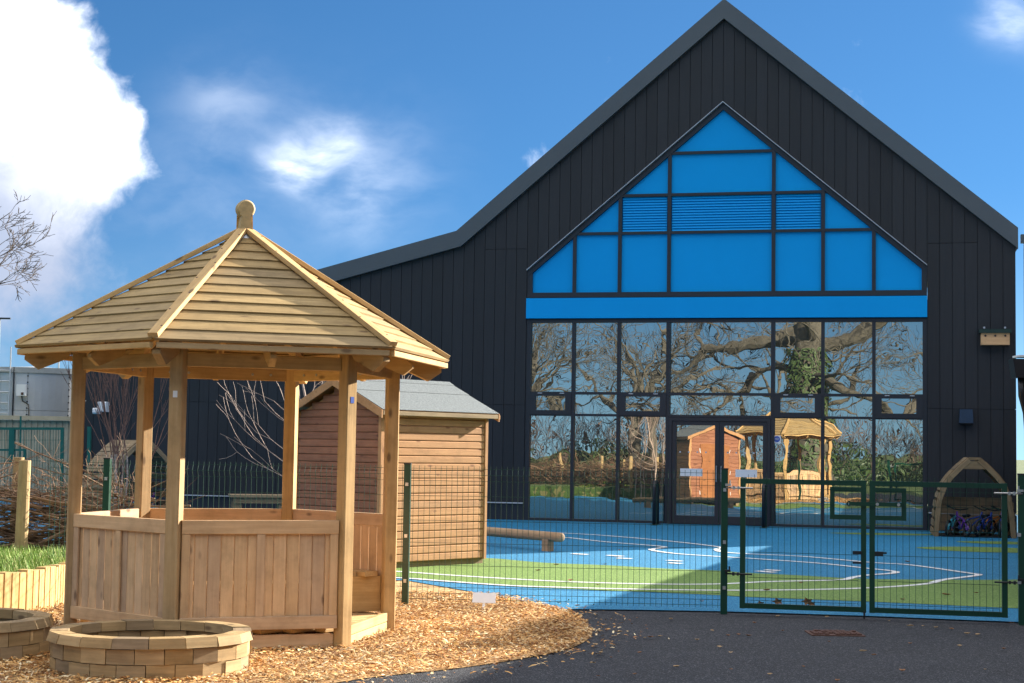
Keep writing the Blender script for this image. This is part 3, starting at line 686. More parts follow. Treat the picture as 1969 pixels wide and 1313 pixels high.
# ------------------------------------------------------------------ gazebo
GC, GR, GT, ER, EZ, TZ = V((-2.047, 12.186, 0)), 1.185, 18.8, 1.62, 2.075, 2.99
def gp_(k, R, z=0): a = math.radians(GT + 60 * k); return V((GC.x + R * math.cos(a), GC.y + R * math.sin(a), z))
def gazebo():
    # k: 0 = D right, 1 = E back right, 2 = F back left, 3 = A left, 4 = B front left, 5 = C front right
    T = thing('gazebo', GC, 'hexagonal pine gazebo with boarded roof and waist high panels on wood chips', 'gazebo')
    r = random.Random(9)
    for k in range(6):
        p = gp_(k, GR); rad = (p - GC).normalized()
        po = beam('post', (p.x, p.y, -.05), (p.x, p.y, 2.06), .095, .095, 'pine', T, up=(rad.x, rad.y, 0), bev=.007)
        if k in (4, 5):
            pn = V((0.322, -.947, 0)) if k == 4 else rad
            side = rad
            q = V((p.x, p.y, 0)) + side * .0485
            tn = V((-rad.y, rad.x, 0))
            Z = 1.745 if k == 4 else 1.735
            st = mk('maker_plate', G().box((0, 0, 0), (.032, .002, .045)), 'white' if k == 4 else 'signblue', po, Matrix(((tn.x, -rad.x, 0, q.x), (tn.y, -rad.y, 0, q.y), (0, 0, 1, Z), (0, 0, 0, 1))))
    # ring beams, bolts
    for k in range(6):
        a, b = gp_(k, GR + .0, 1.985), gp_(k + 1, GR + .0, 1.985); m = (a + b) / 2; nrm = V((m.x - GC.x, m.y - GC.y, 0)).normalized(); t = (b - a).normalized()
        a, b = a + t * .055 - nrm * .01, b - t * .055 - nrm * .01
        bm = beam('ring_beam', a, b, .04, .095, 'pine', T)
        for q in (.12, .26, .74, .88):
            c = a.lerp(b, q) - nrm * .021
            mk('bolt', G().lathe([(.011, 0), (.011, .006)], 8), 'steel', bm, frame(c, t, None, -nrm))
        # mid rafter with shaped tail, inside to outside
        mo = V((m.x, m.y, 0)); c0 = V((GC.x, GC.y, 0)); ap = math.cos(math.pi / 6)
        for q in (0.0,):
            pin = c0 + nrm * .12; L = ER * ap - .12 - .06; 
            sl = (TZ - EZ) / (ER * ap)
            zo = EZ - .055; zi = zo + sl * L
            poly = [(0, zi - .085), (L - .36, zo - .075 + sl * .36), (L - .26, zo - .085 + sl * .13), (L - .07, zo - .08), (L, zo - .025), (L, zo), (0, zi)]
            mk('rafter', G().prism(poly, -.022, .022), 'pine', T, frame(pin, nrm))
    for k in range(6):
        p = gp_(k, 1.0); rad = (p - GC); rad.z = 0; rad.normalize()
        L = ER - .10 - .05; sl = (TZ - EZ) / ER; zo = EZ - .05; zi = zo + sl * L
        poly = [(0, zi - .10), (L - .40, zo - .085 + sl * .40), (L - .30, zo - .10 + sl * .16), (L - .10, zo - .095), (L, zo - .025), (L, zo), (0, zi)]
        mk('hip_rafter', G().prism(poly, -.03, .03), 'pine', T, frame(V((GC.x, GC.y, 0)) + rad * .10, rad))
    # roof boards, lapped
    NB = 12; ap = math.cos(math.pi / 6)
    for k in range(6):
        a0, b0 = gp_(k, ER, EZ), gp_(k + 1, ER, EZ); top = V((GC.x, GC.y, TZ)); mid = (a0 + b0) / 2
        u = (top - mid); SLn = u.length; u.normalize(); x = (b0 - a0).normalized(); nn = x.cross(u).normalized()
        if nn.z < 0: nn = -nn
        HW = (b0 - a0).length / 2
        stp = SLn / (NB + .25)
        # local frame: X along eave, Y up the slope, Z out
        for i in range(NB):
            y0, y1 = i * stp - .008, i * stp + stp + .028
            tb = .019; zb0 = .017 + r.uniform(-.002, .003); zb1 = .003
            w0, w1 = HW * (1 - y0 / SLn) - .006, HW * (1 - min(y1, SLn) / SLn) - .006
            if w1 < .03: w1 = .03
            if w0 < .05: continue
            vs = []
            sk = r.uniform(-.003, .003)
            for (yy, ww, zz) in ((y0, w0, zb0), (y1, w1, zb1)):
                for sx in (-1, 1):
                    for dz in (0, tb): vs.append((sx * ww, yy + sk * sx, zz + dz))
            c = V((0, (y0 + y1) / 2, 0)); vs = [(v[0], v[1] - c.y, v[2]) for v in vs]
            fs = [(0, 2, 3, 1), (4, 5, 7, 6), (0, 1, 5, 4), (2, 6, 7, 3), (1, 3, 7, 5), (0, 4, 6, 2)]
            o = mid + u * c.y
            X = Matrix(((x.x, u.x, nn.x, o.x), (x.y, u.y, nn.y, o.y), (x.z, u.z, nn.z, o.z), (0, 0, 0, 1)))
            if x.cross(u).dot(nn) < 0: fs = [tuple(reversed(f)) for f in fs]; 
            mk('roof_board', G().add(vs, fs), 'roof_wood', T, X)
        # eave fascia
        beam('eave_board', a0 + x * .02 - V((0, 0, .020)), b0 - x * .02 - V((0, 0, .020)), .03, .04, 'pine', T)
        # hip batten
        rad = V((a0.x - GC.x, a0.y - GC.y, 0)).normalized()
        lo = a0 + rad * .012 + V((0, 0, .043)); hi = V((GC.x, GC.y, TZ + .038)) + rad * .055
        hb = beam('hip_batten', lo, hi, .072, .036, 'pine', T, bev=.003)
        for q in range(7):
            c = lo.lerp(hi, .06 + q * .145); up = W[hb.name].to_3x3().col[2]
            mk('screw_head', G().lathe([(.008, 0), (.008, .0015)], 8), 'rust', hb, frame(c + up * .0175 + V((0.0, 0, 0)) + W[hb.name].to_3x3().col[1] * (.022 if q % 2 else -.022), W[hb.name].to_3x3().col[0], None, up))
    # lead cap and finial
    mk('lead_cap', G().lathe([(.12, -.055), (.085, 0), (.05, .03)], 6), 'flash', T, Matrix.Translation((GC.x, GC.y, TZ - .0)) @ Matrix.Rotation(math.radians(GT), 4, 'Z'))
    ball_r, zc = .070, 3.197
    prof = [(-.060, TZ - .02), (.060, TZ - .02), (.036, zc - .055)]
    for i in range(-5, 19):
        a = math.radians(-60 + 300 * (i + 5) / 23); 
        prof.append((ball_r * math.cos(a), zc + ball_r * math.sin(a)))
    prof.append((-.036, zc - .055))
    fx = V((.94, .34, 0))
    g = G(); n_ = len(prof); ch = .02
    rings = [(-.052, .82), (-.035, 1.0), (.035, 1.0), (.052, .82)]
    vs = []
    for y, s_ in rings:
        for x, z in prof:
            if z > zc - .05: vs.append((x * s_, y, zc + (z - zc) * s_))
            else: vs.append((x * (1 if abs(y) < .04 else .93), y, z))
    fs = [tuple(range(n_)), tuple(range(4 * n_ - 1, 3 * n_ - 1, -1))]
    for q in range(3):
        fs += [(q * n_ + i, (q + 1) * n_ + i, (q + 1) * n_ + (i + 1) % n_, q * n_ + (i + 1) % n_) for i in range(n_)]
    mk('finial', g.add(vs, fs), 'pine_up', T, Matrix.Translation((GC.x, GC.y, 0)) @ Matrix.Rotation(math.radians(20), 4, 'Z'))
    # panels on five sides (k, k+1); side 5 (C to D) is the doorway
    for k in range(5):
        a, b = gp_(k, GR + .004), gp_(k + 1, GR + .004); t = (b - a).normalized(); m = (a + b) / 2; nrm = V((m.x - GC.x, m.y - GC.y, 0)).normalized()
        over = 0.0
        a, b = a + t * .052, b - t * .052
        L = (b - a).length
        off = nrm * .012
        P = lambda s, z, o=0: a + t * s + off + nrm * o + V((0, 0, z))
        tr = beam('top_rail', P(0, .842), P(L, .842), .045, .095, 'pine_pink', T)
        beam('bottom_rail', P(0, .185), P(L, .185), .045, .09, 'pine_pink', T)
        for s in (.030, L / 2, L - .030): beam('stile', P(s, .2315, .010), P(s, .793, .010), .02, .058, 'pine_pink', T, up=t)
        n = 12; w = L / n
        for i in range(n):
            s = (i + .5) * w
            beam('plank', P(s, .2305, -.010 + r.uniform(-.0015, .0015)), P(s, .7940, -.010), .017, w - .0035, 'pine_pink', T, up=t, bev=.004)
        # bench seat inside
        if k in (0, 1, 2, 3, 4):
            for q in (0, 1):
                R0 = GR * ap - .10 - q * .145
                hw = R0 * math.tan(math.pi / 6) - .03
                c = V((GC.x, GC.y, 0)) + nrm * R0
                beam('bench_slat', c - t * hw + V((0, 0, .43)), c + t * hw + V((0, 0, .43)), .135, .038, 'pine', T)
    for k in (0, 1, 2, 3, 4, 5):
        p = gp_(k, GR); rad = V((p.x - GC.x, p.y - GC.y, 0)).normalized(); tn = V((-rad.y, rad.x, 0))
        if k in (0, 5):
            o = tn * (.07 if k == 0 else -.07)
            g = G().prism([(-.02, .14), (.02, .14), (.02, .41), (-.30, .41), (-.30, .36), (-.20, .14)], -.02, .02)
            br = mk('bench_bracket', g, 'pine', T, frame(V((p.x, p.y, 0)) + o - rad * .07, rad))
            for z in (.2, .33): mk('bolt', G().lathe([(.014, 0), (.014, .006)], 8), 'rust', br, frame(V((p.x, p.y, z)) + o - rad * .1 + tn * (-.023 if k == 5 else .021) * 1, rad, None, tn))
    # floor: rim boards and deck
    for k in range(6):
        a, b = gp_(k, GR - .03), gp_(k + 1, GR - .03); t = (b - a).normalized(); m = (a + b) / 2; nrm = V((m.x - GC.x, m.y - GC.y, 0)).normalized(); a, b = a + t * .05, b - t * .05
        if k == 5:
            for z in (.035, .105): beam('step_board', a + V((0, 0, z)) + nrm * .02, b + V((0, 0, z)) + nrm * .02, .04, .066, 'pine', T)
        else:
            beam('rim_board', a + V((0, 0, .05)), b + V((0, 0, .05)), .035, .10, 'pine_pink', T)
    rot = math.radians(GT + 30)
    ux, uy = V((math.cos(rot), math.sin(rot), 0)), V((-math.sin(rot), math.cos(rot), 0))
    RR = GR - .075
    y = -RR
    while y < RR - .01:
        yc = y + .055
        # hexagon with a flat side along ux normal
        hw = min(RR * ap, (RR - abs(yc)) * math.tan(math.radians(60)))
        hw = min(RR * ap, (RR - abs(yc)) * 1.732)
        if hw > .05: beam('floor_board', V((GC.x, GC.y, .118)) + uy * yc - ux * hw, V((GC.x, GC.y, .118)) + uy * yc + ux * hw, .106, .025, 'pine', T)
        y += .112
M['pine_up'] = plain('finial pine', (0.44, 0.31, 0.145), 0.75, 0, 0.2, 25)
gazebo()

# ------------------------------------------------------------------ round timber planters
def planter(cx, cy, rx, ry, label, seed):
    T = thing('timber_planter', (cx, cy, 0), label, 'planter', 'round block planters')
    r = random.Random(seed)
    def block(name, a0, a1, ro, ri, z0, z1, mat, slope=0):
        am = (a0 + a1) / 2; c = V((cx + (ro + ri) / 2 * rx * math.cos(am), cy + (ro + ri) / 2 * ry * math.sin(am), (z0 + z1) / 2))
        tx = V((-rx * math.sin(am), ry * math.cos(am), 0)).normalized()
        X = frame(c, tx); Xi = X.inverted()
        vs = []
        for a in (a0, a1):
            for ra in (ro, ri):
                for z in (z0, z1):
                    rr = ra - (slope if (z == z1 and ra == ro) else 0)
                    vs.append(tuple(Xi @ V((cx + rr * rx * math.cos(a), cy + rr * ry * math.sin(a), z))))
        fs = [(0, 1, 3, 2), (4, 6, 7, 5), (0, 4, 5, 1), (2, 3, 7, 6), (0, 2, 6, 4), (1, 5, 7, 3)]
        mk(name, G().add(vs, fs), mat, T, X)
    n = 22
    for c in range(2):
        z0 = -.02 if c == 0 else .092
        z1 = .088 if c == 0 else .182
        ph = (c * .5 + r.uniform(0, .2)) * 2 * math.pi / n
        for i in range(n):
            j = r.uniform(-.008, .008)
            block('block', ph + 2 * math.pi * i / n + .004, ph + 2 * math.pi * (i + 1) / n - .004, 1.0 + j, .86 + j, z0, z1 + r.uniform(-.003, .003), 'green_pine')
    n = 18
    for i in range(n):
        j = r.uniform(-.006, .006)
        block('cap_block', 2 * math.pi * i / n + .004, 2 * math.pi * (i + 1) / n - .004, 1.045 + j, .83 + j, .187, .245 + r.uniform(-.004, .004), 'green_pine', .03)
    mk('soil', G().slab([(cx + .85 * rx * math.cos(t), cy + .85 * ry * math.sin(t)) for t in [i * math.pi / 20 for i in range(40)]], .0, .07), 'soil', T)
planter(-2.235, 10.23, .615, .56, 'round low planter of stacked timber blocks before the gazebo', 1)
planter(-3.665, 10.80, .615, .56, 'round timber block planter cut off by the left edge', 2)

# ------------------------------------------------------------------ shed
def shed():
    # near corner N, long side runs along dl (back right), gable runs along dg (back left)
    phi = math.radians(43)
    dl, dg = V((math.sin(phi), math.cos(phi), 0)), V((-math.cos(phi), math.sin(phi), 0))
    Nn = V((-1.50, 18.75, 0)); Ls, Wg = 1.74, 1.50; EH, RH = 1.86, 2.19
    T = thing('garden_shed', Nn, 'brown shiplap garden shed with grey felt roof behind the mesh fence', 'shed')
    r = random.Random(4)
    bh = .089; n = 20; base = .08
    def walls(o, d, L, outn, gable, doors=False):
        X0 = frame(o, d)
        for i in range(32):
            z0 = base + i * bh; z1 = z0 + bh - .003
            x0, x1 = .03, L - .03
            if gable:
                top = lambda x: EH - .03 + (RH - EH) * (1 - abs(x - L / 2) / (L / 2))
                if z0 > RH - .08: break
                if z1 > EH - .03:
                    k = max(0, (z1 - (EH - .03)) / (RH - EH)) * L / 2; x0, x1 = max(x0, k), min(x1, L - k)
                if x1 - x0 < .06: break
            elif z0 > EH - .06: break
            c = V(((x0 + x1) / 2, 0, (z0 + z1) / 2)); sgn = 1 if outn.dot(X0.to_3x3().col[1]) > 0 else -1
            g = G().prism([(-(x1 - x0) / 2, -bh / 2), ((x1 - x0) / 2, -bh / 2), ((x1 - x0) / 2, bh / 2 - .003), (-(x1 - x0) / 2, bh / 2 - .003)], -.004, .012)
            # shiplap: lower edge proud, top edge set in
            hw = (x1 - x0) / 2; h = bh / 2
            prof = [(0.0, -h), (.0155, -h), (.0165, -h + .006), (.0155, h - .020), (.010, h - .014), (.003, h - .010), (.003, h - .003), (0.0, h - .003)]
            vs = [(-hw, sgn * p, q) for p, q in prof] + [(hw, sgn * p, q) for p, q in prof]; m = len(prof)
            fs = [tuple(range(m)), tuple(range(2 * m - 1, m - 1, -1))] + [(j, m + j, m + (j + 1) % m, (j + 1) % m) for j in range(m)]
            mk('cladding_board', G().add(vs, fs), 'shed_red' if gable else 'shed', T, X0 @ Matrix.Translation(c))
        body = [(0, base - .01), (L, base - .01), (L, EH - .06)] + ([(L / 2, RH - .09)] if gable else []) + [(0, EH - .06)]
        s2 = -.03 * sgn
        mk('wall_core', G().prism(body, min(0, s2) - .0005, max(0, s2) - .0005), 'shed', T, X0)
    A, Bc, Cc, Dc = Nn, Nn + dl * Ls, Nn + dl * Ls + dg * Wg, Nn + dg * Wg
    walls(A, dl, Ls, -dg, False); walls(Dc, dl, Ls, dg, False)
    walls(A, dg, Wg, -dl, True); walls(Bc, dg, Wg, dl, True)
    for p, q in ((A, -dl - dg), (Bc, dl - dg), (Cc, dl + dg), (Dc, -dl + dg)):
        o = p + q * .002
        beam('corner_trim', (o.x, o.y, base - .02), (o.x, o.y, EH - .03), .052, .052, 'shed', T, up=dl, bev=.003)
    for off in (.06, Wg - .06): beam('bearer', A + dg * off - dl * .02 + V((0, 0, .035)), A + dg * off + dl * (Ls + .02) + V((0, 0, .035)), .07, .07, 'grey_wood', T)
    # roof: two felted slopes
    ov, ev = .09, .12
    sl = (RH - EH) / (Wg / 2)
    rc = (A + Dc) / 2
    for sg in (-1, 1):
        out = dg * sg; e = rc + out * (Wg / 2 + ev); zE = RH + .045 - sl * (Wg / 2 + ev)
        X = Matrix(((dl.x, out.x, 0, rc.x), (dl.y, out.y, 0, rc.y), (0, 0, 1, 0), (0, 0, 0, 1)))
        w = Wg / 2 + ev
        def panel(name, x0, x1, y0, y1, dz, th, mat):
            vs = [(x, y, RH + .045 - sl * y + dz + t_) for x in (x0, x1) for y in (y0, y1) for t_ in (0, th)]
            fs = [(0, 1, 3, 2), (4, 6, 7, 5), (0, 4, 5, 1), (2, 3, 7, 6), (0, 2, 6, 4), (1, 5, 7, 3)]
            if sg < 0: fs = [tuple(reversed(f)) for f in fs]
            return mk(name, G().add(vs, fs), mat, T, X)
        panel('roof_deck', -ov, Ls + ov, 0, w, -.02, .018, 'shed')
        panel('felt_sheet', -ov - .012, Ls + ov + .012, .0, .36, .006, .006, 'felt'); panel('felt_sheet', -ov - .012, Ls + ov + .012, .33, w + .012, .0, .005, 'felt')
        for x in (-ov - .02, Ls + ov + .02):
            panel('barge_board', x - .009, x + .009, 0, w + .01, -.10, .095, 'shed')
        o = e + V((0, 0, zE - .045))
        beam('eave_board', o - dl * ov, o + dl * (Ls + ov), .02, .05, 'grey_wood', T)
        # purlin end seen past the roof
        pe = e - out * .02 + V((0, 0, zE - .05)); beam('purlin_end', pe + dl * (Ls + ov), pe + dl * (Ls + ov + .045), .05, .05, 'shed', T)
    mk('ridge_felt', G().prism([(-.09, -.09 * sl - .0), (0, .004), (.09, -.09 * sl), (.09, -.09 * sl + .008), (0, .014), (-.09, -.09 * sl + .008)], -ov - .014, Ls + ov + .014), 'felt', T, Matrix(((dg.x, dl.x, 0, rc.x), (dg.y, dl.y, 0, rc.y), (0, 0, 1, RH + .055), (0, 0, 0, 1))))
    # double doors on the far gable, seen mirrored in the hall glass
    X = frame(Bc + dl * .028, dg)
    for q in (0, 1):
        x0 = Wg / 2 - .46 + q * .465
        d = mk('door', G().box((x0 + .23, -.0, .88), (.455, .02, 1.52)), 'shed_door', T, X)
        for z in (.32, .88, 1.46): mk('strap_hinge', G().prism([(0, -.012), (.26, -.006), (.26, .006), (0, .012)] if q == 0 else [(-.26, -.006), (0, -.012), (0, .012), (-.26, .006)], -.02, -.012).box((0, -.016, 0), (.035, .012, .11)), 'white', d, X @ Matrix.Translation((x0 + (.0 if q == 0 else .46), 0, z)) @ Matrix.Rotation(math.pi, 4, 'Z') if False else X @ Matrix.Translation((x0 + (.0 if q == 0 else .46), .032, z)))
shed()

# ------------------------------------------------------------------ mesh fence and gates
def wires(x0, x1, z0, z1, pitch=.050, folds=(1.18,), hz=(), rv=.0024, rh=.0026, top_over=.025):
    g = G(); n = int(round((x1 - x0) / pitch)); zs = [z0]
    for i in range(n + 1):
        x = x0 + (x1 - x0) * i / n
        pts = [(x, 0, z0 - .012)]
        for zf in folds: pts += [(x, 0, zf - .05), (x, -.028, zf), (x, 0, zf + .05)]
        pts.append((x, 0, z1 + top_over)); g.tube(pts, rv, 4)
    for z, y in hz: g.tube([(x0, y, z), (x1, y, z)], rh, 4)
    return g
def mesh_panel(name, a, b, z0, z1, parent, folds, hz, **k):
    a, b = V((a[0], a[1], 0)), V((b[0], b[1], 0)); L = (b - a).length
    o = mk(name, wires(0, L, z0, z1, folds=folds, hz=hz, **k), 'green', parent, frame(a, b - a)); o['kind'] = 'stuff'; return o
FP = [V((-4.25, 14.98, 0)), V((-3.70, 14.93, 0)), gnd(780, 1163), gnd(1391, 1177)]
def fence():
    HZ = [(z, -.004) for z in (.06, .36, .56, .76, .98)] + [(.11, -.004), (.165, -.004), (1.115, -.004), (1.17, -.030), (1.225, -.004)]
    lab = ['short end of green mesh fence by the brushwood hedge', 'green mesh fence panel seen through the gazebo', 'green mesh fence panel between the shed and the gates']
    for i in range(3):
        a, b = FP[i], FP[i + 1]
        T = thing('mesh_fence', b, lab[i], 'fence', 'green mesh fence panels')
        mesh_panel('wire_mesh', a, b, .05, 1.225, T, (.11, 1.17), HZ)
        if i == 0: continue
    for i, lb in ((1, 'green steel fence post behind the left of the gazebo'), (2, 'green steel fence post right of the gazebo before the shed'), (3, 'green steel gate post on the left of the double gates')):
        p = FP[i]; d = (FP[min(i + 1, 3)] - FP[i - 1]).normalized()
        T = thing('fence_post', p, lb, 'post', 'green fence posts')
        Hh = 1.26
        mk('upright', G().box((0, -.035, Hh / 2 - .05), (.058, .058, Hh + .1)), 'green', T, frame(p, d))
        mk('post_cap', G().box((0, -.035, Hh + .005), (.064, .064, .012)), 'black', T, frame(p, d))
        for z in (.22, .62, 1.08): mk('clamp', G().box((.0, -.070, z), (.026, .012, .03)), 'steel', T, frame(p, d))
fence()
def gates():
    GL, GRp = gnd(1391, 1177), gnd(1966, 1198)
    d = (GRp - GL); d.z = 0; full = d.length; d.normalize(); X0 = frame(GL, d)
    w = thing('fence_post', GRp, 'green steel gate post at the right edge', 'post', 'green fence posts')
    mk('upright', G().box((0, -.035, .58), (.07, .07, 1.36)), 'green', w, frame(GRp, d)); mk('post_cap', G().box((0, -.035, 1.265), (.075, .075, .012)), 'black', w, frame(GRp, d))
    for z in (.35, .75, 1.12): mk('clamp', G().box((-.03, -.072, z), (.03, .012, .03)), 'steel', w, frame(GRp, d))
    def s_of(u, v): 
        p = gnd(u, v); return (p - GL).dot(d)
    k = full / (1966 - 1391)
    leafs = [((1424 - 1391) * k, (1671 - 1391) * k, 'left leaf of the green mesh double gate with lock box', 1), ((1677 - 1391) * k, (1938 - 1391) * k, 'right leaf of the green mesh double gate with lock box', -1)]
    for (a, b, lab, sg) in leafs:
        T = thing('mesh_gate', GL + d * a, lab, 'gate', 'double gate leaves')
        z0, z1, t = .045, 1.185, .046
        def bar(name, x0, x1, za, zb, mat='green', y=-.035, dy=.046, par=T): return mk(name, G().box(((x0 + x1) / 2, y, (za + zb) / 2), (x1 - x0, dy, zb - za)), mat, par, X0)
        bar('frame_stile', a, a + t, z0, z1); bar('frame_stile', b - t, b, z0, z1)
        bar('frame_rail', a + t, b - t, z1 - t, z1 - .002); bar('frame_rail', a + t, b - t, z0 + .002, z0 + t)
        m = mk('wire_mesh', wires(a + .07, b - .07, z0 + .03, z1 - .02, pitch=.052, folds=(), hz=[(z, -.004) for z in (.12, .32, .54, .76, .97, 1.10)], top_over=.055), 'green', T, X0 @ Matrix.Translation((0, -.062, 0))); m['kind'] = 'stuff'
        # lock box frame next to the meeting stile
        x1 = b - t if sg > 0 else a + t; x0 = x1 - sg * .265
        lo, hi = min(x0, x1), max(x0, x1)
        lf = bar('lock_frame', lo, hi, 1.085, 1.125); 
        bar('lock_frame', lo, hi, .845, .885); bar('lock_frame', (lo if sg > 0 else hi - .04), (lo + .04 if sg > 0 else hi), .885, 1.085)
        if sg > 0:
            bar('latch_bar', hi - .10, hi + .085, .965, 1.0, 'green', -.072, .012)
            mk('latch_ring', G().torus((hi - .10, -.072, .983), (0, 1, 0), .017, .007, 14, 5), 'green', T, X0)
            bar('bolt_case', hi - .07, hi + .01, .545, .575, 'black', -.066, .02); bar('bolt_case', hi - .07, hi + .01, .465, .48, 'black', -.066, .02)
            bar('drop_bolt', b - .025, b - .008, -.008, .06, 'black', -.07, .016)
        else:
            bar('latch_bar', lo - .03, hi - .035, .965, 1.0, 'green', -.072, .012)
            for q in (.02, .2): mk('latch_bolt', G().lathe([(.014, 0), (.014, .01)], 10), 'steel', T, X0 @ Matrix.Translation((lo + q, -.078, .983)) @ Matrix.Rotation(math.radians(90), 4, 'X'))
            bar('bolt_case', lo + .0, lo + .07, .535, .575, 'black', -.066, .02); bar('bolt_arm', lo + .07, lo + .10, .556, .572, 'black', -.066, .02)
        # hinges
        for z, mat in ((1.10, 'steel'), (.345, 'black')):
            hx = a if sg > 0 else b
            px = hx - sg * .125
            mk('hinge', G().tube([(px, -.07, z), (hx + sg * .11, -.07, z)], .008, 6).box((hx - sg * .055, -.07, z), (.02, .03, .03)).box((hx - sg * .015, -.07, z), (.018, .028, .028)).box((px + sg * .02, -.07, z + .025), (.05, .03, .02)).box((px + sg*.035, -.07, z + .04), (.014, .014, .05)), mat, T, X0)
gates()

# ------------------------------------------------------------------ small things
def small():
    # white card on the chips
    c = gnd(930, 1170); T = thing('ground_card', (c.x, c.y, 0), 'small blank white card standing in the wood chips by the fence', 'card')
    X = frame((c.x, c.y, .055), (1, -.05, 0)) @ Matrix.Rotation(math.radians(-38), 4, 'X') @ Matrix.Rotation(.02, 4, 'Y')
    mk('card', G().box((0, 0, .045), (.205, .006, .105)), 'white', T, X); mk('stake', G().box((0, .01, -.06), (.02, .01, .11)), 'white', T, X)
    # balance beam
    a, b = V((-1.2, 25.0, .20)), V((.74, 22.45, .205)); T = thing('balance_beam', (.6, 22.9, 0), 'round log balance beam lying on short legs beside the shed', 'balance beam')
    pts = [a.lerp(b, t) for t in (0, .2, .4, .6, .8, .985, .995, 1.0)]
    mk('log', G().tube([(i, 0, 0) for i in [(p - a).length for p in pts]], [.068, .069, .068, .069, .068, .067, .060, .04], 14), 'log', T, frame(a, b - a), smooth=True)
    for t in (.12, .90):
        p = a.lerp(b, t); mk('leg', G().box((-.0, 0, .08), (.13, .11, .19), .01), 'log', T, frame((p.x, p.y, 0), b - a))
    # leaves
    r = random.Random(21)
    spots = [(1130, 1194), (1225, 1190), (1150, 1215), (1165, 1215), (1190, 1218), (1250, 1228), (1240, 1229), (1270, 1226), (1175, 1240), (1145, 1243), (1340, 1233), (1290, 1193), (1400, 1225), (1420, 1223), (1370, 1215), (1385, 1247), (1405, 1258), (1175, 1267), (1155, 1258), (1140, 1278), (1150, 1303), (952, 1280), (955, 1291), (1590, 1189), (1440, 1225), (1382, 1246), (1495, 1187.5), (1555, 1186), (1775, 1206), (1800, 1209), (1830, 1212), (1860, 1221), (1880, 1223), (1750, 1206), (1945, 1200), (1594, 1236), (1545, 1285), (1735, 1293), (1610, 1312), (1660, 1255), (1680, 1262), (1405, 1290), (1750, 1240), (1845, 1245), (1300, 1285), (1220, 1300), (1450, 1200), (1710, 1196), (1505, 1215), (1230, 1258), (1930, 1250), (1895, 1290), (1480, 1300)]
    for i, (u, v) in enumerate(spots):
        p = gnd(u, v, -.008); L = r.uniform(.03, .068); g = G(); n = 6; vs = []
        for j in range(n + 1):
            q = j / n; w = math.sin(math.pi * min(.999, q ** .8)) * L * .30; z = .006 + .5 * L * (q - .5) ** 2 + r.uniform(0, .004)
            vs += [((q - .5) * L, -w, z + w * .5), ((q - .5) * L, 0, z), ((q - .5) * L, w, z + w * .5)]
        g.add(vs, [(3 * j + k, 3 * j + 3 + k, 3 * j + 4 + k, 3 * j + 1 + k) for j in range(n) for k in (0, 1)])
        o = mk('fallen_leaf', g, 'leafpale' if r.random() < .4 else 'leafbrown', None, Matrix.Translation((p.x, p.y, -.006)) @ Matrix.Rotation(r.uniform(0, 6), 4, 'Z'))
        tag(o, 'small dry brown leaf lying on the tarmac', 'leaf', 'fallen leaves on the tarmac')
    for i, (u, v) in enumerate(((1034, 1098), (1069, 1087), (1097, 1117.5), (1149, 1126.5), (1163, 1086), (1212, 1137), (1075, 1160), (1110, 1166), (1190, 1059), (1349, 1158), (1540, 1122), (1474, 1136.5), (1820, 1145), (1877, 1141), (1745, 1081), (1735, 1154))):
        p = gnd(u, v, .01); L = r.uniform(.05, .10); n = 6; vs = []; g = G()
        for j in range(n + 1):
            q = j / n; w = math.sin(math.pi * min(.999, q ** .8)) * L * .32; z = .006 + .5 * L * (q - .5) ** 2 + r.uniform(0, .005)
            vs += [((q - .5) * L, -w, z + w * .5), ((q - .5) * L, 0, z), ((q - .5) * L, w, z + w * .5)]
        g.add(vs, [(3 * j + k, 3 * j + 3 + k, 3 * j + 4 + k, 3 * j + 1 + k) for j in range(n) for k in (0, 1)])
        tag(mk('fallen_leaf', g, 'leafbrown', None, Matrix.Translation((p.x, p.y, .008)) @ Matrix.Rotation(r.uniform(0, 6), 4, 'Z')), 'dry brown leaf lying on the coloured play surface', 'leaf', 'leaves on the play surface')
    for u, v, s in ((1462, 1165, .09), (1495, 1163, .11), (1552, 1164, .12), (1560, 1165, .09), (1798, 1180, .07)):   # leaves caught under the gate
        p = gnd(u, v + 6); g = G(); vs = [(0, 0, s * .55)]
        m = 10
        for j in range(m): a = 2 * math.pi * j / m; R = s * (.5 if j % 2 else .28); vs.append((R * math.cos(a), -.01 * (j % 3), s * .55 + R * .62 * math.sin(a)))
        g.add(vs, [(0, 1 + j, 1 + (j + 1) % m) for j in range(m)])
        tag(mk('curled_leaf', g, 'leafbrown', None, Matrix.Translation((p.x, p.y, 0))), 'curled brown leaf caught against the bottom rail of the gate', 'leaf', 'leaves caught at the gates')
small()

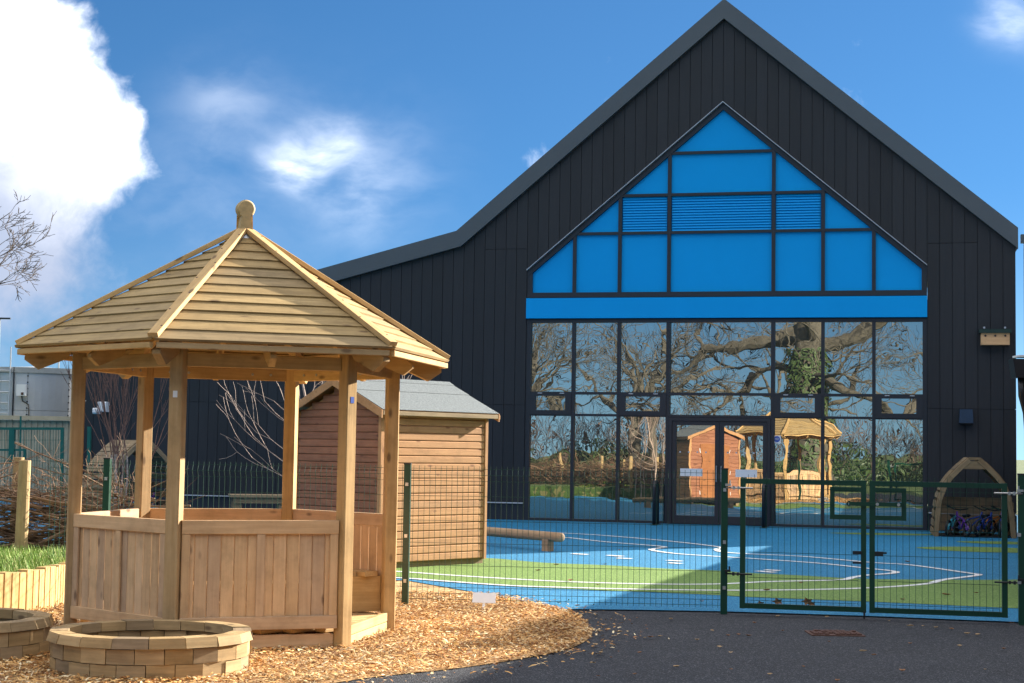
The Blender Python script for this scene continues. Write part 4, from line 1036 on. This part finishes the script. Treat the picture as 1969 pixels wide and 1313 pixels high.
# bike shelters
def bike(parentless_loc, rz, col, label, sc_=1.0):
    T = thing('balance_bike', parentless_loc, label, 'bicycle', 'small bikes in the shelters')
    X = Matrix.Translation(V(parentless_loc)) @ Matrix.Rotation(rz, 4, 'Z') @ Matrix.Rotation(.12, 4, 'X') @ Matrix.Scale(sc_, 4)
    for x in (-.26, .26):
        w = mk('wheel', G().torus((x, 0, .15), (0, 1, 0), .13, .022, 18, 6), 'tyre', T, X, smooth=True); mk('hub', G().torus((x, 0, .15), (0, 1, 0), .03, .02, 10, 5), col, w, X)
        mk('spokes', G().box((x, 0, .15), (.24, .004, .012)).box((x, 0, .15), (.012, .004, .24)), 'steel', w, X)
    mk('frame', G().tube([(-.26, 0, .15), (-.10, 0, .30), (.16, 0, .36), (.19, 0, .44)], .018, 6).tube([(-.10, 0, .30), (-.05, 0, .16), (.17, 0, .33)], .018, 6).tube([(.26, 0, .15), (.18, 0, .40)], .016, 6), col, T, X)
    mk('handlebar', G().tube([(.14, -.2, .52), (.19, -.06, .48), (.19, .06, .48), (.14, .2, .52)], .013, 6), 'black', T, X)
    mk('saddle', G().lathe([(.02, .34), (.05, .37), (.055, .39), (.02, .40)], 8, (-.11, 0, 0)), 'black', T, X)
def shelter(origin, rz, width, depth, h, label, board_h=.62):
    T = thing('bike_shelter', origin, label, 'shelter', 'pointed timber bike shelters')
    X = Matrix.Translation(V(origin)) @ Matrix.Rotation(rz, 4, 'Z')
    half = [(1.0, 0.0), (.965, .22), (.90, .46), (.75, .65), (.59, .755), (.34, .876), (.12, .967)]
    hw = width / 2
    for yy in (0, depth):
        for sg in (-1, 1):
            for i in range(len(half) - 1):
                p, q = half[i], half[i + 1]
                a, b = V((sg * p[0] * hw, yy, p[1] * h)), V((sg * q[0] * hw, yy, q[1] * h))
                beam('arch_rib', X @ a, X @ b, .06, .085, 'grey_wood', T, up=(X.to_3x3() @ V((sg, 0, .3))))
        mk('gusset', G().prism([(-.40 * hw, .855 * h), (.40 * hw, .855 * h), (.12 * hw, .955 * h), (-.12 * hw, .955 * h)], yy - .022, yy + .022), 'grey_wood', T, X)
    for sg in (-1, 1):
        for i in range(len(half) - 1):
            p, q = half[i], half[i + 1]
            for m in (.25, .75):
                c = V((sg * (p[0] + (q[0] - p[0]) * m) * hw, 0, (p[1] + (q[1] - p[1]) * m) * h)); nn = V((sg * (q[1] - p[1]) * h, 0, (p[0] - q[0]) * hw)).normalized()
                c = c + nn * .052
                beam('roof_slat', X @ (c + V((0, .03, 0))), X @ (c + V((0, depth + .03, 0))), .112, .018, 'grey_wood', T, up=X.to_3x3() @ nn)
    mk('ridge_cap', G().box((0, depth / 2, h * .985), (.20, depth + .06, .05)), 'grey_wood', T, X)
    for i in range(4): beam('back_board', X @ V((-hw * .86, depth - .05, .08 + i * board_h / 4 + .06)), X @ V((hw * .86, depth - .05, .08 + i * board_h / 4 + .06)), .02, board_h / 4 - .006, 'log', T)
    mk('floor', G().box((0, depth / 2, .012), (width * .9, depth, .02)), 'black', T, X)
shelter((8.20, 28.55, 0), math.radians(-12), 1.32, .95, 1.40, 'pointed arched timber bike shelter right of the hall glazing')
bz = [('teal', -.38, .2, 1.2), ('purple', -.25, .10, 2.0), ('navy', -.02, .35, .5), ('navy', .18, .2, 1.0), ('orange', .32, .45, .6), ('navy', .44, .30, 1.5)]
for i, (c, x, y, rz) in enumerate(bz):
    p = V((8.20, 28.55, 0)) + Matrix.Rotation(math.radians(-12), 3, 'Z') @ V((x, y, .02))
    bike(p, rz - .2, c, ['teal child bike leaning at the left in the right shelter', 'purple child bike low at the left in the right shelter', 'dark blue child bike in the middle of the right shelter', 'dark blue bike right of centre in the right shelter', 'orange child bike at the back of the right shelter', 'dark blue child bike at the right side of the right shelter'][i], .95)
shelter((-7.05, 31.2, 0), math.radians(38), 1.5, 1.2, 1.48, 'pointed arched timber bike shelter seen through the gazebo')
for i, (c, x, y, rz) in enumerate((('teal', .05, .25, .6), ('purple', .25, .4, 1.2), ('red', -.2, .3, .4))):
    p = V((-7.05, 31.2, 0)) + Matrix.Rotation(math.radians(38), 3, 'Z') @ V((x, y, .02)); bike(p, rz, c, ['teal', 'purple', 'red'][i] + ' child bike in the shelter behind the gazebo')
def bench_table():
    o = V((-4.25, 27.5, 0)); T = thing('play_table', o, 'small rough timber play table behind the gazebo', 'table'); X = frame(o, (1, .25, 0))
    for i in range(4): mk('top_board', G().box((0, -.24 + i * .16, .56), (1.0, .15, .04)), 'grey_wood', T, X)
    for x in (-.38, .38):
        for y in (-.2, .2): mk('leg', G().box((x, y, .27), (.15, .09, .54)), 'grey_wood', T, X)
    mk('apron', G().box((0, -.26, .49), (.9, .03, .1)), 'grey_wood', T, X)
bench_table()

# ------------------------------------------------------------------ trees
def grow(g, p, d, L, rad, depth, r, up=.12, spread=.55, wig=.16, kids=(2, 3), shrink=.72, minr=.004, seg=4, sides=None, gtw=None):
    pts, rs = [p], [rad]; q = p.copy(); dd = d.normalized()
    for i in range(seg):
        dd = (dd + V((r.gauss(0, wig), r.gauss(0, wig), r.gauss(0, wig) + up * .25))).normalized()
        q = q + dd * (L / seg); pts.append(q.copy()); rs.append(max(minr, rad * (1 - (i + 1) / seg * (1 - shrink * .8))))
    n = sides or (9 if rad > .12 else 6 if rad > .03 else 4 if rad > .012 else 3)
    (g if (gtw is None or rad > .02) else gtw).tube(pts, rs, n, cap=False)
    if depth <= 0: return
    for i in range(r.randint(*kids)):
        t = r.uniform(.45, 1.0) if i else 1.0
        k = min(seg, max(1, round(t * seg))); base = pts[k]
        ax = dd.orthogonal().normalized(); ax = Matrix.Rotation(r.uniform(0, 6.28), 3, dd) @ ax
        nd = (Matrix.Rotation(r.uniform(.3, 1.0) * spread * (1 if i else .5), 3, ax) @ dd)
        grow(g, base, nd, L * shrink * r.uniform(.75, 1.15), max(minr, rs[k] * (.82 if i == 0 else .62)), depth - 1, r, up, spread, wig, kids, shrink, minr, max(3, seg - (depth < 3)), None, gtw)
def tree(name, loc, label, group, seed, h, rad, depth, mat='bark', twigmat=None, lean=(0, 0, 1), first=.32, limbs=None, **k):
    T = thing(name, loc, label, 'tree', group); r = random.Random(seed); gt, gw = G(), G(); loc = V(loc)
    top = loc + V(lean).normalized() * (h * first)
    gt.tube([loc - V((0, 0, .1)), loc + (top - loc) * .08, loc + (top - loc) * .5, top], [rad * 1.45, rad * 1.1, rad * .95, rad * .85], 12, cap=False)
    limbs = limbs or [(r.uniform(-.8, .8), r.uniform(-.8, .8), r.uniform(.7, 1.4)) for _ in range(5)]
    for d in limbs:
        grow(gw, top - V((0, 0, rad * r.uniform(0, 1.2))), V(d), h * .30 * r.uniform(.8, 1.2), rad * .6, depth, r, **k)
    mk('trunk', gt, mat, T, smooth=True); mk('crown', gw, twigmat or mat, T, smooth=False); return T
# bare tree whose crown shows at the left edge
tree('bare_tree', (-27.0, 75, 0), 'tall bare winter tree reaching in at the left edge', None, 12, 8.6, .20, 5, 'bark_dark', 'bark_dark', limbs=[(.85, 0, .5), (.35, -.2, 1.2), (-.5, .3, 1.2), (.9, .3, .45), (-.8, -.3, .8), (.2, .2, 1.5)], first=.92, kids=(2, 4), shrink=.70, minr=.012, spread=.75)
# birch clump
def birch():
    o = V((-5.9, 24.5, 0)); T = thing('birch_clump', o, 'many stemmed bare young birch behind the left of the gazebo', 'tree'); r = random.Random(31)
    gs, gw = G(), G()
    for i in range(7):
        d = V((r.uniform(-.20, .30), r.uniform(-.2, .2), 1))
        grow(gs, o + V((r.uniform(-.12, .12), r.uniform(-.1, .1), 0)), d, 1.25, r.uniform(.022, .04), 4, r, up=.35, spread=.42, wig=.05, kids=(2, 3), shrink=.66, minr=.0035, gtw=gw)
    mk('trunk', gs, 'bark_pale', T); mk('crown', gw, 'bark_red', T)
birch()
def small_tree():
    o = V((-2.45, 21.2, 0)); T = thing('sapling', o, 'small bare sapling with pale twigs left of the shed', 'tree'); r = random.Random(44); g, gw = G(), G()
    trunk = [o, o + V((0, 0, .6)), o + V((-.06, 0, 1.2)), o + V((-.22, 0, 1.9)), o + V((-.38, 0, 2.6))]
    g.tube(trunk, [.035, .03, .024, .017, .010], 7)
    for z, d, L in ((.95, (-1, -.1, .10), 1.0), (1.05, (-1, .1, .28), 1.05), (1.2, (-.9, 0, .4), 1.0), (1.5, (-.8, -.2, .45), .9), (1.7, (-.3, .1, 1), .6), (1.9, (.5, 0, 1), .6), (2.2, (-.2, .1, 1), .5), (1.3, (.6, .2, .8), .7), (1.75, (-.75, 0, .35), .6), (2.0, (.3, .1, 1), .5)):
        t = z / 2.6 * 4; i = min(3, int(t)); p = trunk[i].lerp(trunk[i + 1], t - i)
        grow(gw, p, V(d), L, .0085, 2, r, up=.35, spread=.75, wig=.12, kids=(2, 3), shrink=.58, minr=.0024, sides=4)
    mk('trunk', g, 'bark_pale', T); mk('crown', gw, 'bark_pale', T)
    T = thing('coppice_shrub', o + V((.75, .9, 0)), 'cluster of thin upright pale stems behind the shed roof', 'tree'); g = G(); gg = G()
    for i in range(15):
        p = o + V((-.05 + i * .065 + r.uniform(-.03, .03), 1.2 + r.uniform(-.3, .3), 0)); g.tube([p, p + V((0, 0, 1.0))], [.012, .010], 5, cap=False)
        grow(gg, p + V((0, 0, 1.0)), V((r.uniform(-.2, .2), 0, 1)), .75, .0085, 2, r, up=.4, spread=.5, wig=.07, kids=(2, 3), shrink=.75, minr=.0035, sides=4)
    mk('trunk', g, 'bark_pale', T); mk('crown', gg, 'bark_pale', T)
small_tree()
# dead hedge of brushwood between posts
def dead_hedge():
    z0 = .30
    T = thing('dead_hedge', (-5.2, 15.6, z0), 'brown brushwood dead hedge heaped on the grass bank', 'hedge'); r = random.Random(8); g = G()
    line = [V((-3.75, 17.0, z0)), V((-4.8, 16.92, z0)), V((-7.0, 16.1, z0)), V((-9.5, 14.6, z0)), V((-12, 13.6, z0))]
    for i in range(1500):
        t = r.random() ** .8 * 3.99; k = int(t); p = line[k].lerp(line[k + 1], t - k); dr = (line[k + 1] - line[k]).normalized()
        hmax = .62 * (1 - .75 * max(0, 1 - t / .55))
        c = p + V((0, r.gauss(0, .16), .03 + hmax * r.random() ** 1.3)); L = r.uniform(.5, 1.7)
        d = (dr * r.choice((-1, 1)) + V((r.gauss(0, .15), r.gauss(0, .2), r.gauss(0, .22)))).normalized()
        pts = []; q = c - d * L * .5; dd = d.copy(); m = 5
        for j in range(m + 1):
            pts.append((q.x, q.y, max(z0 - .05, q.z))); dd = (dd + V((r.gauss(0, .12), r.gauss(0, .12), r.gauss(0, .12)))).normalized(); q = q + dd * L / m
        R = r.choice((.003, .004, .004, .005, .006, .008, .012, .018)); g.tube(pts, [R * (1 - .14 * j) for j in range(m + 1)], 4 if R < .01 else 6)
    for i in range(150):             # wispy twigs on top
        t = r.uniform(.15, 3.9); k = int(t); p = line[k].lerp(line[k + 1], t - k) + V((0, r.gauss(0, .15), .35 + .2 * r.random()))
        grow(g, p, V((r.gauss(0, .8), r.gauss(0, .4), r.uniform(.2, .8))), r.uniform(.18, .45), .0045, 2, r, wig=.25, spread=.9, shrink=.65, minr=.0022, sides=3)
    o = mk('brushwood', g, 'dead', T); o['kind'] = 'stuff'
    posts = [(gnd(40, 1062, z0), .92, 'tall pale round post in front of the brushwood hedge', .062), (V((-5.25, 17.25, z0)), .94, 'shorter pale post behind the brushwood hedge', .06), (V((-7.3, 15.1, z0)), .95, 'post of the brushwood hedge beyond the left edge', .06), (V((-9.1, 14.4, z0)), 1.0, 'leaning post of the brushwood hedge far left', .06), (V((-6.2, 15.9, z0)), .85, 'middle post of the brushwood hedge', .055)]
    for p, h, lab, R in posts:
        t = thing('hedge_post', p, lab, 'post', 'brushwood hedge posts')
        mk('stake', G().tube([(0, 0, 0), (.5, 0, 0), (h, 0, 0)], [R * 1.05, R, R * .97], 14), 'log_pale', t, frame(p, (0.01, 0, 1), None, (1, 0, 0)), smooth=False)
M['log_pale'] = wood('pale stake', (0.50, 0.37, 0.20), (0.34, 0.24, 0.12), knots=True)
dead_hedge()

# ------------------------------------------------------------------ left background
def left_back():
    T = thing('storage_tank', (-14.2, 47.4, 0), 'grey galvanised round storage tank with ladder beyond the corrugated fence', 'tank')
    cx_, cy_, R_, h, y = -14.1, 47.6, 2.55, 3.5, 45.05
    npan = 14
    def arc(a0, a1, ro, ri, z0, z1):
        k = 6; g = G(); vs = []
        for i in range(k + 1):
            a = a0 + (a1 - a0) * i / k
            for rr in (ro, ri):
                for z in (z0, z1): vs.append((cx_ + rr * math.cos(a), cy_ + rr * math.sin(a), z))
        fs = [(0, 1, 3, 2), (4 * k, 4 * k + 2, 4 * k + 3, 4 * k + 1)]
        for i in range(k):
            o = 4 * i; fs += [(o, o + 4, o + 5, o + 1), (o + 2, o + 3, o + 7, o + 6), (o + 1, o + 5, o + 7, o + 3), (o, o + 2, o + 6, o + 4)]
        return g.add(vs, fs)
    for i in range(npan):
        a0, a1 = 2 * math.pi * i / npan, 2 * math.pi * (i + 1) / npan
        for z0, z1 in ((0, 1.14), (1.15, 2.29), (2.30, h - .16)): mk('side_panel', arc(a0 + .002, a1 - .002, R_, R_ - .05, z0, z1), 'tank', T)
        if math.sin(a0) < .1:
            for j in range(18): mk('rivet', G().box((cx_ + (R_ + .008) * math.cos(a0), cy_ + (R_ + .008) * math.sin(a0), .2 + j * .18), (.035, .035, .035)), 'frame', T)
        mk('top_edge', arc(a0, a1, R_ + .05, R_ - .1, h - .155, h), 'trim_pale', T)
    mk('roof_sheet', G().lathe([(R_ - .02, h - .01), (.3, h + .12), (.02, h + .14)], 28, (cx_, cy_, 0)), 'trim_pale', T)
    for q in (-14.35, -13.98): mk('ladder_rail', G().tube([(q, y - .12, .2), (q, y - .12, h + .55)], .022, 6), 'flash', T)
    for j in range(11): mk('rung', G().tube([(-14.35, y - .12, .4 + j * .3), (-13.98, y - .12, .4 + j * .3)], .014, 5), 'flash', T)
    mk('conduit', G().tube([(-13.9, y - .03, 0), (-13.9, y - .03, h)], .02, 6), 'frame', T)
    c = atd(42, 750, y - .1)
    b = mk('meter_box', G().box((0, 0, 0), (.26, .16, .32)), 'white', T, Matrix.Translation(c)); mk('meter_window', G().box((.04, -.085, -.10), (.07, .01, .07)), 'rust', b, Matrix.Translation(c))
    mk('cable', G().tube([(c.x, c.y, c.z - .16), (c.x + .03, c.y, c.z - .3), (c.x + .2, c.y, c.z - .4), (c.x + .22, c.y, c.z - .6), (c.x + .22, c.y, .5)], .02, 6), 'black', T)
    # corrugated fence
    yf = 39.5; T = thing('corrugated_fence', (-12, yf, 0), 'beige corrugated sheet fence with pale timber capping at the left', 'fence')
    xs = [-14.5 + i * .076 for i in range(54)]
    for i, x in enumerate(xs):
        mk('rib', G().box((x, yf + (.02 if i % 2 else 0), .98), (.074, .03, 1.92)), 'corrug', T)
    mk('cap_board', G().box((-12.45, yf - .03, 2.0), (4.2, .16, .10)), 'sleeper_plain', T)
    # tall green gate in front
    yg = 34.0; T = thing('green_gate', (-11.5, yg, 0), 'tall green steel gate frame before the corrugated fence', 'gate')
    def bar(name, u0_, v0, u1_, v1, w=.06):
        a, b = atd(u0_, v0, yg), atd(u1_, v1, yg)
        mk(name, G().tube([a, b], w / 2, 4), 'green_teal', T)
    bar('top_rail', 0, 824, 122, 824, .075); bar('stile', 120, 822, 118, 985, .09); bar('stile', 24, 826, 22, 890, .16); bar('lock_rail', -5, 865, 50, 865, .06); bar('lock_stile', 48, 865, 46, 905, .07); bar('lock_stile', -40, 865, -40, 905, .06); bar('lock_stile', 40, 800, 38, 905, .045)
    g = G()
    for i in range(26):
        a, b = atd(-12 + i * 5.2, 824, yg), atd(-12 + i * 5.2, 985, yg); g.tube([a, b], .006, 4)
    for v in (846, 886, 925, 960): g.tube([atd(-12, v, yg), atd(120, v, yg)], .006, 4)
    o = mk('wire_mesh', g, 'green_teal', T); o['kind'] = 'stuff'
    T = thing('fence_post', atd(170, 985, 33.5), 'green steel post against the dark wall left of the birch', 'post', 'green fence posts')
    a, b = atd(172, 820, 33.6), atd(169, 990, 33.6); mk('upright', G().tube([V((b.x, b.y, 0)), a], .05, 4), 'green_teal', T)
    # thin masts and street lamp
    for u, v, lab in ((0, 612, 'lamp'), (115, 640, 'mast')):
        p = atd(u, v, 60); T = thing('street_lamp' if lab == 'lamp' else 'mast', (p.x, p.y, 0), 'thin street lamp post at the far left edge' if lab == 'lamp' else 'thin distant mast with crossarm left of the gazebo roof', lab)
        mk('pole', G().tube([(p.x, p.y, 0), (p.x, p.y, p.z)], .035, 6), 'flash', T); mk('head', G().box((p.x + .12, p.y, p.z), (.55 if lab == 'lamp' else .3, .1, .06)), 'frame', T)
M['trim_pale'] = plain('pale grey cap', (0.33, 0.35, 0.36), 0.5); M['sleeper_plain'] = plain('capping board', (0.50, 0.42, 0.28), 0.8); M['green_teal'] = plain('teal green steel', (0.006, 0.11, 0.085), 0.4)
left_back()

# ------------------------------------------------------------------ behind the camera, mirrored in the glass
def behind():
    r = random.Random(77)
    o = V((-10.6, -12, 0)); T = thing('veteran_tree', o, 'huge bare tree with ivied trunk mirrored in the hall glass', 'tree'); gt, gw = G(), G()
    gt.tube([o, o + V((0, 0, .8)), o + V((.1, 0, 3)), o + V((.0, 0, 6.0)), o + V((.1, 0, 8.0)), o + V((-.2, 0, 11))], [1.25, .95, .82, .78, .7, .45], 16, cap=False)
    for z, d, L, R in ((6.6, (1, .1, .12), 5.5, .42), (5.6, (1, .3, -.12), 5.0, .24), (7.2, (-1, .2, .25), 5.5, .40), (5.4, (-1, -.1, .08), 4.5, .26), (7.6, (-.5, .8, .5), 4.5, .3), (4.4, (-.9, .4, .10), 3.6, .16), (7.0, (.7, .7, .4), 4.5, .3), (8.0, (.9, -.3, .5), 5, .3), (8.2, (-.9, -.3, .5), 5, .3), (4.9, (.6, .8, -.05), 3.2, .14), (10.8, (0, 0, 1), 5, .35), (9.5, (.6, .3, .9), 5, .3), (9.5, (-.7, .2, .8), 5, .3)):
        grow(gw, o + V((0, 0, z)), V(d), L, R, 6, r, up=.0, spread=1.05, wig=.22, kids=(2, 3), shrink=.66, minr=.008, seg=5)
    mk('trunk', gt, 'bark', T, smooth=True); mk('crown', gw, 'bark', T)
    g = G()
    for i in range(3500):
        a = r.uniform(0, 6.28); z = r.uniform(.5, 6.5) ; R = .9 + r.uniform(-.08, .22); c = o + V((R * math.cos(a), R * math.sin(a), z)); s = r.uniform(.05, .11)
        n = V((math.cos(a), math.sin(a), .4)).normalized(); x = n.orthogonal().normalized(); x = Matrix.Rotation(r.uniform(0, 6.28), 3, n) @ x; y = n.cross(x)
        g.add([c - x * s, c - y * s * .7, c + x * s, c + y * s * .7 + n * .02], [(0, 1, 2, 3)])
    iv = mk('ivy', g, 'ivy', T); iv['kind'] = 'stuff'
    specs = [(-17.5, -9, 9, .26), (-22, -16, 11, .34), (-27, -11, 10, .28), (-4.5, -17, 11, .3), (1.5, -14, 9.5, .26), (-14.5, -20, 11, .3), (-31, -18, 11, .3)]
    for i, (x, y, h, R) in enumerate(specs):
        tree('woodland_tree', (x, y, 0), 'bare woodland tree behind the viewer, mirrored in the glass', 'woodland trees behind the viewer', 100 + i, h, R, 5, 'bark', 'bark', first=.28, kids=(2, 4), shrink=.70, minr=.009, spread=.95, wig=.16)
    # hedgerow of bare scrub
    g = G()
    for i in range(420):
        x = r.uniform(-42, 9); p = V((x, -22 + r.gauss(0, 1.2), 0))
        grow(g, p, V((r.gauss(0, .35), r.gauss(0, .3), 1)), r.uniform(1.0, 1.8), .03, 3, r, up=.3, spread=.8, wig=.15, kids=(2, 3), shrink=.75, minr=.010, seg=3, sides=3)
    hd = struct(mk('hedgerow', g, 'bark_hedge', None), 'stuff'); hd['label'] = 'belt of bare scrub behind the viewer, mirrored in the glass'
    g = G()
    for i in range(26000):            # evergreen ground growth and brambles
        x = r.uniform(-42, 9); c = V((x, -20.5 + r.gauss(0, .8), r.random() ** 1.6 * 1.5 * (1.0 + .4 * math.sin(x * .9)))); s = r.uniform(.035, .08)
        n = V((r.gauss(0, .5), 1, r.gauss(.4, .4))).normalized(); a = n.orthogonal().normalized(); b = n.cross(a)
        g.add([c - a * s, c - b * s, c + a * s, c + b * s], [(0, 1, 2, 3)])
    bb = struct(mk('bramble', g, 'ivy', None), 'stuff'); bb['label'] = 'dark evergreen undergrowth behind the viewer'
M['bark_hedge'] = plain('scrub bark', (0.16, 0.11, 0.085), 0.9, 0, 0.3, 3)
behind()
